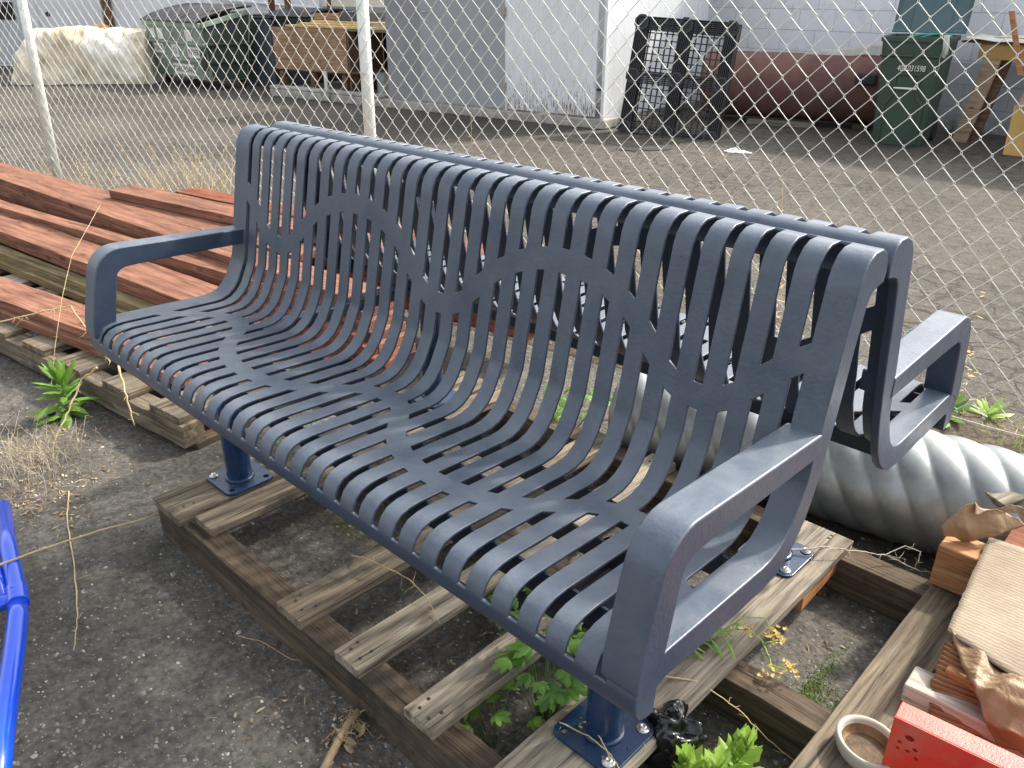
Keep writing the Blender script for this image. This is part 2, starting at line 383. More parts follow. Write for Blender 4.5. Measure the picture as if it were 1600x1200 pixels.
def post(x, y, holes):
    p = MB(); p.lathe([(.0365, .0), (.0365, .44)], 32); po = p.build('post', M_POST, bench, loc=(x, y, .146), smooth=False, bevel=.001)
    ring = MB(); ring.lathe([(.0365, 0), (.041, .001), (.043, .004), (.041, .007), (.0365, .009)], 32); ring.build('weld_bead', M_POST, po, loc=(0, 0, .0005), smooth=True)
    bm = bmesh.new(); hw = .077; ho = .055; hr = .0085
    # plate with four holes: polygon ring per quadrant
    out = []
    for q in range(4):
        cx = (1, -1, -1, 1)[q]*(hw-.024); cy = (1, 1, -1, -1)[q]*(hw-.024)
        for i in range(7): a = R(q*90+i*15); out.append((cx+.024*math.cos(a), cy+.024*math.sin(a)))
    vo = [bm.verts.new((*p, 0)) for p in out]; es = [bm.edges.new((vo[i], vo[(i+1) % len(vo)])) for i in range(len(vo))]
    for q in range(4):
        cx = (1, -1, -1, 1)[q]*ho; cy = (1, 1, -1, -1)[q]*ho
        vh = [bm.verts.new((cx+hr*math.cos(R(i*30)), cy+hr*math.sin(R(i*30)), 0)) for i in range(12)]
        es += [bm.edges.new((vh[i], vh[(i+1) % 12])) for i in range(12)]
    bmesh.ops.triangle_fill(bm, edges=es, use_beauty=True)
    me = bpy.data.meshes.new('base_plate'); bm.to_mesh(me); bm.free(); me.materials.append(M_POST)
    o = bpy.data.objects.new('base_plate', me); COL.objects.link(o); o.parent = po; o.location = (0, 0, -.0015)
    md = o.modifiers.new('s', 'SOLIDIFY'); md.thickness = .0075; md.offset = 0; md = o.modifiers.new('b', 'BEVEL'); md.width = .001; md.segments = 2
    for q in holes:
        cx = (1, -1, -1, 1)[q]*ho; cy = (1, 1, -1, -1)[q]*ho
        s = MB(); s.lathe([(.0125, 0), (.0135, .0015), (.0125, .003), (.0085, .003), (.0085, .006), (.006, .0085), (.0035, .009), (.003, .006), (0.0001, .006)], 16, cap=False); s.build('lag_bolt', M_BOLT, po, loc=(cx, cy, .0026), smooth=True)
post(-.686, .216, (2,)); post(.683, .236, (0, 3)); post(.648, 1.0, (0, 3, 1)); post(-.686, .985, (1, 3))

# ------------------------------------------------------------------ pallet under the bench
def pallet(name, parts, loc, rz, label):
    t = empty(name, loc, rz, label=label, cat='pallet')
    for nm, x, y, z, L, W, T, a, mat in parts:    # a: 0 along x, 1 along y
        if a: board(nm, L, W, T, mat, (x+W, y, z), R(90), t)
        else: board(nm, L, W, T, mat, (x, y, z), 0, t)
    return t
P1 = [('stringer', -.775, -.005, .004, 2.30, .075, .110, 0, M_PALD), ('stringer', -.77, .555, .004, 2.3, .075, .110, 0, M_PALD), ('stringer', -.77, 1.135, .004, 2.3, .075, .110, 0, M_PALD),
      ('deck_board', -.775, -.012, .1145, 1.225, .160, .026, 1, M_PAL), ('deck_board', -.600, .028, .1145, 1.17, .095, .024, 1, M_PAL),
      ('deck_board', -.12, -.006, .1145, 1.21, .102, .025, 1, M_PAL), ('deck_board', .113, -.010, .1145, 1.22, .09, .025, 1, M_PAL2), ('deck_board', .348, -.004, .1145, 1.21, .092, .025, 1, M_PAL2),
      ('deck_board', .585, -.012, .1145, 1.215, .185, .026, 1, M_PAL2), ('deck_board', .985, -.10, .1145, 1.32, .108, .027, 1, M_PAL), ('deck_board', 1.0955, -.10, .1145, 1.30, .078, .027, 1, M_PAL),
      ('deck_board', -.36, .01, .1145, .2, .001, .001, 1, M_PAL)]
P1 = P1[:-1]
pallet('wooden_pallet', P1, (0, 0, 0), 0, 'weathered wooden pallet under the blue bench with widely spaced boards')
t = bpy.data.objects['wooden_pallet']
M_NAIL = plain('rusty_nail', (.08, .06, .05), .6, .6, .3, 50, 0)
for bx, bw in ((-.775, .16), (-.12, .102), (.113, .09), (.348, .092), (.585, .185)):
    for yy in (.022, .05, 1.16, 1.185):
        for f in (.25, .72):
            cx, cy = bx+bw*f+random.uniform(-.006, .006), yy+random.uniform(-.006, .006); m = MB(); m.lathe([(.0042, 0), (.0036, .0016)], 8); m.build('nail', M_NAIL, t, loc=(cx, cy, .1402))
board('wedge_block', .26, .06, .045, M_CEDAR, (.768, .93, .066), R(92), t)

# ------------------------------------------------------------------ pallet and lumber at the left
t = empty('wooden_pallet', (-1.165, .258, 0), R(187.0), label='long low grey pallet holding up the red lumber pile', cat='pallet')
# local frame: +x runs left along the pallet, +y towards the viewer
def lb(nm, x, y, z, L, W, T, a, mat):
    if a: return board(nm, L, W, T, mat, (x+W, y, z), R(90), t)
    return board(nm, L, W, T, mat, (x, y, z), 0, t)
lb('stringer', 0, -.088, .028, 3.3, .085, .084, 0, M_PAL)
lb('stringer', .02, -.62, .028, 3.3, .085, .084, 0, M_PALD)
lb('stringer', .02, -1.15, .028, 3.3, .085, .084, 0, M_PALD)
lb('bottom_board', .0, -1.18, .004, 1.13, .10, .024, 1, M_PALD); lb('bottom_board', 1.2, -1.18, .004, 1.13, .10, .024, 1, M_PALD)
for x in (.02, .34, .66, .98, 1.30, 1.62, 1.94, 2.26, 2.58, 2.9):
    lb('deck_board', x+random.uniform(-.01, .01), -1.2, .1125, 1.19+random.uniform(-.01, .015), .185, .026, 1, M_PAL if random.random() < .7 else M_PAL2)

def lum(x1, ang, y25, z, L, W, T, mat, label, rough=0):
    """board by the x of its right end, angle, y of its front edge at x=-2.5"""
    a = R(ang); y1 = y25+math.tan(a)*(x1+2.5)
    o = board('lumber_board', L, W, T, mat, (x1, y1+W*math.cos(a)*1.0, z), a+math.pi, warp=rough)
    # the board runs to the left from its right end; its front edge is at local +W
    return tag(o, label, 'lumber board', 'lumber in the red pile')
Tk = .0375
lum(-1.42, 10.6, .185, .1392, 3.3, .19, Tk, M_RED, 'lowest red board along the front edge of the lumber pile, nearest the viewer')
lum(-1.72, 10.6, .214, .1392+Tk+.0006, 3.2, .178, Tk, M_RED, 'red board lying on the lowest front board of the lumber pile')
lum(-1.62, 6.4, .50, .1392, 3.4, .14, Tk, M_GREEN, 'lower greenish unstained board in the gap of the lumber pile')
lum(-1.66, 6.4, .527, .1392+Tk+.0006, 3.4, .07, Tk, M_GREEN, 'upper greenish unstained board in the gap of the lumber pile')
lum(-1.2, 6.2, .66, .1392, 3.4, .18, Tk, M_RED2, 'dark board at the bottom of the middle lumber stack')
lum(-1.5, 6.0, .65, .1392+Tk+.0006, 3.4, .18, Tk, M_RED2, 'dark board second from the bottom of the middle lumber stack')
lum(-2.0, 5.7, .598, .2155, 3.1, .185, Tk, M_RED, 'red board just below the wide front board seen under the left armrest')
lum(-1.90, 5.7, .590, .2155+Tk+.0006, 3.1, .205, Tk, M_RED, 'wide red board with a split end seen through the left armrest loop')
for i in range(3):
    lum(-1.0-.08*i, 7.5, .80, .1392+i*(Tk+.0006), 3.6, .11, Tk, M_RED2, 'dark stained board, layer %s of the inner lumber stack' % ('one', 'two', 'three')[i])
lum(-1.25, 8.2, .842, .2545, 3.3, .085, .07, M_RED, 'narrow red board lying behind the wide front board of the pile')
for i in range(6):
    lum(-1.05-.03*i, 3.6, .945+.003*(i % 3), .1392+i*(Tk+.0008), 4.4, .17, Tk, M_RED, 'long red board, %s layer of the tall back stack' % ('lowest', 'second', 'third', 'fourth', 'fifth', 'top')[i])
lum(-1.9, 6.0, 1.135, .331, 3.6, .16, Tk, M_RED, 'red board lying flat beside the top layer of the tall back stack')
for i in range(6):
    lum(-.82+.02*i, 9.2, 1.325, .1392+i*(Tk+.001), 3.1, .16, Tk, M_RED2 if i < 5 else M_GREEN, 'board in the rear stack beside the fence, %s layer' % ('lowest', 'second', 'third', 'fourth', 'fifth', 'unstained upper')[i])
lum(-.86, 9.8, 1.285, .3715, 2.85, .17, .045, M_RED, 'topmost red board of the rear stack with its square end showing')
lum(-1.2, 9.6, 1.49, .372, 2.2, .14, .04, M_RED2, 'dark red board at the very back of the pile near the fence')
lum(-3.55, 5.5, .77, .2155+.04, 1.5, .14, .035, M_RED, 'short red board end poking in at the left edge of the pile')

# ------------------------------------------------------------------ culvert pipe
CU = FEN.off(0); c0 = CAM[:2]+FEN.N*2.325
CU = Plane(c0[0], c0[1], 9.8)
s0 = CU.sz(985, 640)[0]
def culvert():
    b = MB(); r0 = .160; L = 2.3; nl = 460; n = 96; pitch = .0935; a_c = -.101-s0    # helical corrugation
    for i in range(nl+1):
        a = L*i/nl
        for k in range(n):
            th = 2*math.pi*k/n
            ph = (a-a_c-(th-math.pi/2)/(2*math.pi)*pitch*6)/pitch
            f = ph-math.floor(ph)
            h = (abs(math.sin(math.pi*f))+.03)**.62
            r = r0+.010*h+(.0016 if abs(((ph/6) % 1)-.5) < .012 else 0)
            b.v.append((a, r*math.cos(th), r*math.sin(th)))
    for i in range(nl):
        for k in range(n):
            k2 = (k+1) % n; b.f.append((i*n+k, i*n+k2, (i+1)*n+k2, (i+1)*n+k))
    p = CU.w(s0, 0, .176)
    o = b.build('corrugated_pipe', M_GALV, loc=p, rot=(0, 0, CU.a), smooth=True, solid=.003)
    return tag(o, 'silver spiral-corrugated steel culvert pipe lying behind the bench', 'pipe')
culvert()

# ------------------------------------------------------------------ chain link fence
def fence():
    t = empty('chain_link_fence', FEN.w(0, 0, 0), label='chain link fence with galvanised posts between the bench and the yard', cat='fence')
    t.rotation_euler = (0, 0, FEN.a)
    ps, hz = .0452, .0508
    b = MB(); a0, a1 = -5.6, 4.6; n = int((a1-a0)/ps); z0 = -.02; rows = 40
    ph0 = (.309-a0)/ps; zph = 1.387
    k0 = math.ceil((.03-zph)/hz)
    for j in range(n):
        pts = []
        for k in range(k0, k0+rows):
            z = zph+k*hz
            if z > 2.0: break
            even = (j+k) % 2 == 0
            ac = a0+(j+(0 if even else 1))*ps; dirn = -1 if even else 1
            wob = .0025*math.sin(ac*2.1+z*1.7)+.0018*noise.noise(Vector((ac*3, z*3, 1)))
            d1 = .0045 if even else -.0045
            ac += wob
            yo = .012*math.sin(ac*1.3)*math.sin(z*2)+.006*noise.noise(Vector((ac*1.5, z*1.5, 7)))
            # hook round the neighbouring wire
            pts.append((ac-dirn*.006, yo-d1*.7, z-.0085)); pts.append((ac+dirn*.0028, yo-d1*.5, z-.003)); pts.append((ac+dirn*.0028, yo+d1*.5, z+.003)); pts.append((ac-dirn*.006, yo+d1*.7, z+.0085))
        b.tube(pts, .0016, 5, caps=False)
    b.build('wire_mesh', M_WIRE, t, smooth=True)
    for s_, lean in ((-3.155, .050), (0.0, .0),):
        s2 = -3.205 if s_ < -1 else -.012; st = -3.085 if s_ < -1 else .012
        m = MB(); m.tube([(s2, .034, -.1), (s2+(st-s2)*.5, .034, 1.0), (s2+(st-s2), .034, 2.1)], .030, 24)
        po = m.build('fence_post', M_FPOST, t, smooth=True)
        for z in (.35, .72, 1.09, 1.46):
            x = s2+(st-s2)*z/2.1; w_ = MB()
            w_.tube([(x+.0335*math.cos(g)+.001*math.sin(3*g), .034+.0335*math.sin(g)-.002, z+.003*g/6) for g in [R(-60+i*15) for i in range(22)]]+[(x+.042, -.004, z+.004), (x+.05, .0, z-.006), (x+.046, -.006, z-.014), (x+.04, -.003, z-.006)], .0014, 5)
            w_.build('tie_wire', M_WIRE, po, smooth=True)
    m = MB(); m.tube([(a0+.1*i, .004*math.sin(i), .035+.008*math.sin(i*.7)) for i in range(int((a1-a0)/.1))], .002, 5); m.build('tension_wire', M_WIRE, t, smooth=True)
fence()

# ------------------------------------------------------------------ the yard beyond the fence
def block_paint():
    m, t, b = nodes('painted_block_wall'); v = coord(t, rnd=False)
    br = t.nodes.new('ShaderNodeTexBrick'); br.offset = .5
    for k, x in (('Scale', 1), ('Mortar Size', .006), ('Mortar Smooth', .35), ('Brick Width', .5), ('Row Height', .25)): br.inputs[k].default_value = x
    br.inputs['Color1'].default_value = (.78, .80, .83, 1); br.inputs['Color2'].default_value = (.80, .82, .85, 1); br.inputs['Mortar'].default_value = (.50, .54, .58, 1)
    sx = t.nodes.new('ShaderNodeSeparateXYZ'); cx = t.nodes.new('ShaderNodeCombineXYZ'); t.links.new(v, sx.inputs[0]); t.links.new(sx.outputs[0], cx.inputs[0]); t.links.new(sx.outputs[2], cx.inputs[1])
    t.links.new(cx.outputs[0], br.inputs['Vector'])
    # lower courses towards the right end are a darker grey
    z = sx.outputs[2]; zn = math2(t, 'ADD', z, math2(t, 'MULTIPLY', noi(t, v, 3, 3), .02))
    low = ramp(t, zn, [(.74, g3(1)), (.75, g3(0))])
    ri = ramp(t, math2(t, 'ADD', sx.outputs[0], .75), [(.0, g3(0)), (.001, g3(1))])
    c = mix(t, mix(t, 1., low, ri, 'MULTIPLY'), br.outputs['Color'], mix(t, .5, br.outputs['Color'], (.2, .21, .22), 'MIX'))
    d = ramp(t, noi(t, v, 5, 8, .75), [(.5, g3(0)), (.75, g3(.5))]); c = mix(t, d, c, (.36, .33, .3))
    dl = mix(t, 1., ramp(t, z, [(.02, g3(.9)), (.22, g3(0))]), ramp(t, noi(t, v, 7, 6, .7), [(.35, g3(0)), (.6, g3(1))]), 'MULTIPLY'); c = mix(t, dl, c, (.12, .10, .08))
    rs = mix(t, 1., ramp(t, noi(t, coord(t, (5, 5, .5), rnd=False), 2.2, 5, .7), [(.64, g3(0)), (.72, g3(.6))]), ramp(t, sx.outputs[0], [(.0, g3(1)), (.02, g3(0))]), 'MULTIPLY'); c = mix(t, rs, c, (.28, .17, .1))
    t.links.new(c, b.inputs['Base Color']); b.inputs['Roughness'].default_value = .7
    bump(t, b, math2(t, 'ADD', math2(t, 'MULTIPLY', br.outputs['Fac'], -1.4), math2(t, 'MULTIPLY', noi(t, v, 60, 3), .25)), .5, .012); return m
def peel(name, paint, under, lo=.55, scale=(9, 9, 2.2), zfade=None, rough=.65):
    m, t, b = nodes(name); v = coord(t, rnd=False); vs = coord(t, scale, rnd=False)
    n = noi(t, vs, 3.0, 9, .78)
    if zfade:
        sx = t.nodes.new('ShaderNodeSeparateXYZ'); t.links.new(v, sx.inputs[0])
        n = math2(t, 'ADD', n, ramp(t, sx.outputs[2], [(zfade[0], g3(zfade[2])), (zfade[1], g3(0))]))
    k = ramp(t, n, [(lo, g3(0)), (lo+.025, g3(1))])
    base = mix(t, .5, paint, ramp(t, noi(t, v, 3, 6, .7), [(.3, g3(.8)), (.7, g3(1.08))]), 'MULTIPLY')
    st = ramp(t, noi(t, coord(t, (14, 14, 1), rnd=False), 4, 4), [(.4, g3(.92)), (.6, g3(1.04))]); base = mix(t, 1., base, st, 'MULTIPLY')
    c = mix(t, k, base, under)
    t.links.new(c, b.inputs['Base Color']); b.inputs['Roughness'].default_value = rough; bump(t, b, math2(t, 'SUBTRACT', noi(t, vs, 12, 4), k), .35, .004); return m
M_WALLW = peel('white_painted_wall', (.78, .79, .81), (.4, .36, .3), .74)
M_DOORW = peel('white_garage_door', (.70, .70, .71), (.4, .36, .3), .74)
M_GREYP = peel('grey_painted_plywood', (.36, .37, .385), (.3, .27, .24), .73, (7, 7, 2.2))
M_GREYP2 = peel('grey_painted_plywood_dark', (.28, .28, .285), (.2, .17, .14), .72, (7, 7, 2.2))
M_PEEL = peel('peeling_white_plywood', (.80, .81, .82), (.22, .15, .10), .645, (22, 22, 2.4), (.05, .7, .15))
M_PEEL2 = peel('white_side_siding', (.74, .76, .78), (.3, .24, .18), .68, (20, 20, 2.4))
M_CONC = asphalt('curb_concrete', (.36, .34, .30), (.58, .55, .49), (.62, .6, .55), (.2, .2, .18), crk=False, blotch=(.6, 1.05), big=3)
M_CREAM = plain('cream_siding', (.88, .80, .64), .6, 0, .07, 3, .05)
M_BLACK = plain('black_recycled_plastic', (.014, .014, .017), .42, 0, .3, 20, .1)
M_BIN = plain('dark_green_cart_plastic', (.035, .062, .045), .5, 0, .12, 4, .12, 180)
M_BINL = plain('blue_green_lid_plastic', (.075, .13, .14), .5, 0, .1, 4, .08)
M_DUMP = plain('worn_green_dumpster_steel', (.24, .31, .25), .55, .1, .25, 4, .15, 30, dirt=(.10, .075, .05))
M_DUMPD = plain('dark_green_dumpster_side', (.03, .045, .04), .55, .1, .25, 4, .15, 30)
M_LID = plain('dark_grey_lid_plastic', (.05, .05, .055), .5, 0, .2, 6, .1)
M_CART = plain('grey_trash_cart_plastic', (.10, .115, .14), .5, 0, .15, 4, .1)
M_RUSTT = plain('red_oxide_tank_steel', (.16, .075, .056), .75, 0, .35, 3.2, .15, 30, dirt=(.11, .06, .05))
M_WHITE = plain('white_sticker', (.78, .77, .72), .6, 0, .06, 20, 0)
M_INK = plain('black_ink', (.02, .02, .025), .6, 0, .1, 20, 0)
M_TEAL = plain('teal_hose', (.05, .36, .27), .4, 0, .1, 20, 0)
M_BLK2 = plain('gap_shade', (.006, .006, .006), .9, 0, .1, 5, 0)  # near-black that paints the shade inside the gap by the shed
M_ALU = plain('white_painted_ladder', (.66, .64, .6), .5, .1, .12, 12, .05, dirt=(.42, .4, .36))
M_OCH = plain('ochre_painted_board', (.52, .31, .09), .6, 0, .12, 5, .1, dirt=(.36, .27, .16))
M_LEG = wood('pale_lumber_leg', (.34, .23, .15), (.60, .45, .31), .7, True, .2)
M_DKW = wood('red_brown_post', (.11, .045, .03), (.2, .09, .06), .8)

def slab_on(pl, name, mat, parent, u0, v0, u1, v1, depth, n=0, z0=None, z1=None, bevel=.002):
    a0 = pl.sz(u0, v0)[0]; a1 = pl.sz(u1, v1)[0]
    zz0 = pl.sz(u0, v0)[1] if z0 is None else z0; zz1 = pl.sz(u1, v1)[1] if z1 is None else z1
    if zz0 > zz1: zz0, zz1 = zz1, zz0
    if a0 > a1: a0, a1 = a1, a0
    m = MB(); m.box(0, a1-a0, 0, depth, 0, zz1-zz0)
    p = pl.w(a0, n, zz0); rz = pl.a
    if parent: p = parent.matrix_world.inverted() @ p; rz -= parent.rotation_euler[2]
    return m.build(name, mat, parent, loc=p, rot=(0, 0, rz), bevel=bevel)
def E_(name, pl, u, v, **k):
    a = pl.sz(u, v)[0]; p = pl.w(a, 0, 0); o = empty(name, p, pl.a, **k); bpy.context.view_layer.update(); return o

# block wall
PW = Plane(-1.35, 9.98, -6)
m = MB(); m.box(-4.75, 8, 0, .2, 0, 2.75)
o = m.build('block_wall', block_paint(), loc=PW.w(0, 0, 0), rot=(0, 0, PW.a)); tag(o, 'pale blue-grey painted concrete block wall behind the wheeled bin', 'wall')
aS = PW.sz(1060, 40)[0]
wl = E_('board_wall', PW, 1000, 90, label='white wall of wide vertical boards with rust streaks beside the shed', cat='wall')
for i in range(6):
    m = MB(); m.box(0, .298, 0, .03, 0, 2.7); o = m.build('wall_board', M_PEEL2, wl, loc=(-.9+i*.30, -.05, 0), bevel=.003)

# curb and sheds
CB = Plane(-10.45, 6.2, 9.3)
aL = 0.0; aR = CB.sz(939, 203)[0]
m = MB(); na = 60
prev = None
m.box(0, aR+.05, 0, 2.6, 0, .11); cu = m.build('concrete_curb', M_CONC, loc=CB.w(0, 0, 0), rot=(0, 0, CB.a), bevel=.015)
tag(cu, 'low pale concrete curb under the shed and the plywood box', 'curb')
m = MB(); m.box(0, 2.3, 0, .16, .1105, .155); m.build('raised_edge', M_CONC, cu, bevel=.012)
SH = CB.off(.04)
sh = E_('storage_shed', SH, 612, 150, label='flat-fronted shed with grey plywood panels and one peeling white door', cat='shed')
H = 2.15
slab_on(SH, 'side_panel', M_GREYP2, sh, 609, 157, 660, 0, .03, 0, .112, H)
slab_on(SH, 'grey_door', M_GREYP, sh, 661.5, 157, 789, 0, .03, -.012, .13, H)
slab_on(SH, 'white_door', M_PEEL, sh, 792, 157, 937, 0, .03, -.01, .13, H)
a_h = SH.sz(790.5, 20)[0]
hp = slab_on(SH, 'door_post', M_PEEL2, sh, 788.6, 157, 792.2, 0, .05, -.004, .112, H)
for v in (18, 135):
    a, z = SH.sz(790, v); m = MB(); m.box(-.02, .02, -.02, 0, -.05, .05); m.tube([(0, -.022, -.05), (0, -.022, .05)], .008, 8)
    m.build('hinge', plain('rusty_hinge', (.45, .38, .3), .6, .3, .3, 30, .1), sh, loc=sh.matrix_world.inverted() @ SH.w(a, -.012, z), bevel=.002)
a, z = SH.sz(662, 18); m = MB(); m.tube([(-.02, -.02, 0), (.03, -.045, 0), (.09, -.045, -.004)], .008, 8); m.build('door_handle', M_BOLT, sh, loc=sh.matrix_world.inverted() @ SH.w(a, -.012, z), smooth=True)
aC = SH.sz(938, 198)[0]
m = MB(); m.box(-.03, 0, 0, 2.3, 0, H-.112); m.build('side_wall', M_PEEL2, sh, loc=sh.matrix_world.inverted() @ SH.w(aC, .031, .112), rot=(0, 0, R(-6)), bevel=.002)
m = MB(); m.box(-.035, 0, -.012, .045, 0, H-.112); m.build('corner_trim', M_PEEL2, sh, loc=sh.matrix_world.inverted() @ SH.w(aC+.034, -.0, .113), bevel=.002)
m = MB(); m.box(-.05, aC-SH.sz(612, 150)[0]+.1, -.08, 2.3, H, H+.05); m.build('roof', M_GREYP2, sh, loc=(0, 0, 0))
# the timber post between the shed and the pallets
o = tag(board('timber_post', 2.3, .07, .07, M_DKW, G(976, 189), 0), 'dark red timber post standing between the shed side and the plastic pallets', 'post'); o.rotation_euler = (0, R(-90), 0)

# cream siding building behind the planter
PC = CB.off(1.9)
pc = E_('siding_wall', PC, 545, 60, label='cream corrugated siding wall behind the wooden planter box', cat='wall')
a0 = PC.sz(500, 40)[0]; a1 = PC.sz(640, 40)[0]
m = MB(); k = int((a1-a0)/.04); pr = []
for i in range(k+1):
    a = i*.04; h = .0 if (i % 7) else .022
    m.v += [(a, -h, .0), (a, -h, 2.6)]
for i in range(k): m.f.append((2*i, 2*i+2, 2*i+3, 2*i+1))
m.build('siding_sheet', M_CREAM, pc, loc=pc.matrix_world.inverted() @ PC.w(a0, 0, 0), solid=.004)
a, z = PC.sz(575, 14); m = MB(); m.box(a0-a, a1-a, -.06, -.024, -.045, .03); m.build('rail', M_GREYP, pc, loc=pc.matrix_world.inverted() @ PC.w(a, 0, z))

# left white building
PLW = Plane(-18.83, 5.30, 26)
lw = E_('white_building', PLW, 20, 90, label='white building with a garage door and a small dark window beyond the tarp heap', cat='building')
inv = lambda o, p: o.matrix_world.inverted() @ p
aw = lambda u, v: PLW.sz(u, v)
m = MB(); m.box(-9, 14, .03, .25, 0, 3.0); m.build('wall', M_WALLW, lw)
for (u0, u1) in ((60, 163),):
    a0, a1 = aw(u0, 40)[0], aw(u1, 40)[0]; m = MB(); m.box(a0, a1, 0, .028, .05, 2.7); m.build('garage_door', M_DOORW, lw, loc=inv(lw, PLW.w(0, 0, 0)), bevel=.004)
a0, a1 = aw(-30, 40)[0], aw(44, 40)[0]; m = MB(); m.box(a0, a1, 0, .028, .05, 2.7); m.build('garage_door', plain('grey_door_paint', (.46, .47, .48), .6, 0, .08, 3, .05), lw, loc=inv(lw, PLW.w(0, 0, 0)), bevel=.004)
for (u0, u1, mt, nm) in ((45, 57, M_DOORW, 'door_jamb'), (162, 174, M_OLDW, 'corner_post')):
    a0, a1 = aw(u0, 10)[0], aw(u1, 10)[0]; m = MB(); m.box(a0, a1, -.06, -.002, 0, 2.8); m.build(nm, mt, lw, loc=inv(lw, PLW.w(0, 0, 0)), bevel=.004)
a0, z1 = aw(-6, 3); a1, z0 = aw(25, 31); m = MB(); m.box(a0, a1, -.02, -.002, z0, z1); m.build('window', plain('dark_glass', (.01, .01, .02), .15, 0, .1, 5, 0), lw, loc=inv(lw, PLW.w(0, 0, 0)), bevel=.004)
a, z = aw(75.5, 22); m = MB(); m.lathe([(.001, 0), (.045, 0), (.045, .03), (.001, .03)], 16, Matrix.Rotation(R(90), 4, 'X')); m.build('door_knob', M_INK, lw, loc=inv(lw, PLW.w(a, -.002, z)), smooth=True)
m = MB(); pA = inv(lw, PLW.w(aw(345, 0)[0], -.08, aw(345, -1)[1])); pB = inv(lw, PLW.w(aw(505, 0)[0], -.08, aw(505, 13)[1])); m.tube([pA, pB], .03, 10); m.build('drain_pipe', M_WALLW, lw, smooth=True)

# tarp heap
def tarp():
    b = MB(); nx, ny = 120, 70
    c = Vector((-14.6, 5.25, 0)); ang = R(24)
    P_ = G(20, 132); Q_ = G(246, 130); ux = (Q_-P_).normalized(); uy = Vector((-ux.y, ux.x, 0)); L = (Q_-P_).length
    for i in range(nx+1):
        for j in range(ny+1):
            s = i/nx; t_ = j/ny
            x = s*L; hs = .88*min(1, (s/.16)**.75 if s < .16 else 1, ((1-s)/.04)**.5 if s > .96 else 1)*(1-.10*math.exp(-((s-.60)/.10)**2)-.05*math.sin(s*9))
            # profile: front skirt, top, back
            if t_ < .45: f = t_/.45; y = -.12+.55*f**2.2; z = hs*(1-(1-f)**2.4)
            else: f = (t_-.45)/.55; y = .43+.95*f; z = hs*(1-.25*f*f)
            nz = noise.noise(Vector((x*1.6, y*2+z, 3)))*.10+noise.noise(Vector((x*5, z*5, 9)))*.045+abs(noise.noise(Vector((x*3.2+z*2.6, z*1.2, 17))))*.10+noise.noise(Vector((x*11, z*9, 2)))*.016
            y -= nz*(1 if t_ < .6 else .4); z += nz*.5*min(1, t_*6)
            if t_ < .03: y -= .10*noise.noise(Vector((x*2.2, 0, 4))); z = max(.005, z)
            b.v.append(tuple(P_+ux*x+uy*y+Vector((0, 0, max(.004, z)))))
    for i in range(nx):
        for j in range(ny): b.f.append((i*(ny+1)+j, (i+1)*(ny+1)+j, (i+1)*(ny+1)+j+1, i*(ny+1)+j+1))
    m, t, bs = nodes('dirty_white_tarp'); v = coord(t, rnd=False)
    c_ = ramp(t, noi(t, v, 1.6, 8, .7, .5), [(.40, (.80, .76, .66)), (.50, (.72, .64, .49)), (.62, (.50, .39, .25))])
    t.links.new(c_, bs.inputs['Base Color']); bs.inputs['Roughness'].default_value = .55; bump(t, bs, noi(t, v, 9, 6, .7, 1.2), .6, .02)
    return tag(b.build('tarp_heap', m, smooth=True), 'heap covered by a dirty white tarp left of the green dumpster', 'tarp')
tarp()
b = MB()
P_ = Plane(-14.2, 5.9, 10); a, z = P_.sz(160, 47)
for i in range(9):
    for j in range(7):
        b.v.append((i*.075-.3, j*.06-.2, .09*noise.noise(Vector((i*.5, j*.6, 3)))+.10*math.exp(-((i-4)/2.2)**2-((j-3)/2)**2)))
for i in range(8):
    for j in range(6): b.f.append((i*7+j, (i+1)*7+j, (i+1)*7+j+1, i*7+j+1))
tag(b.build('crumpled_sack', plain('tan_sack', (.5, .33, .12), .7, 0, .3, 8, .3), loc=P_.w(a, .0, z), solid=.05, sub=1, smooth=True), 'crumpled tan sack lying on top of the white tarp', 'sack')

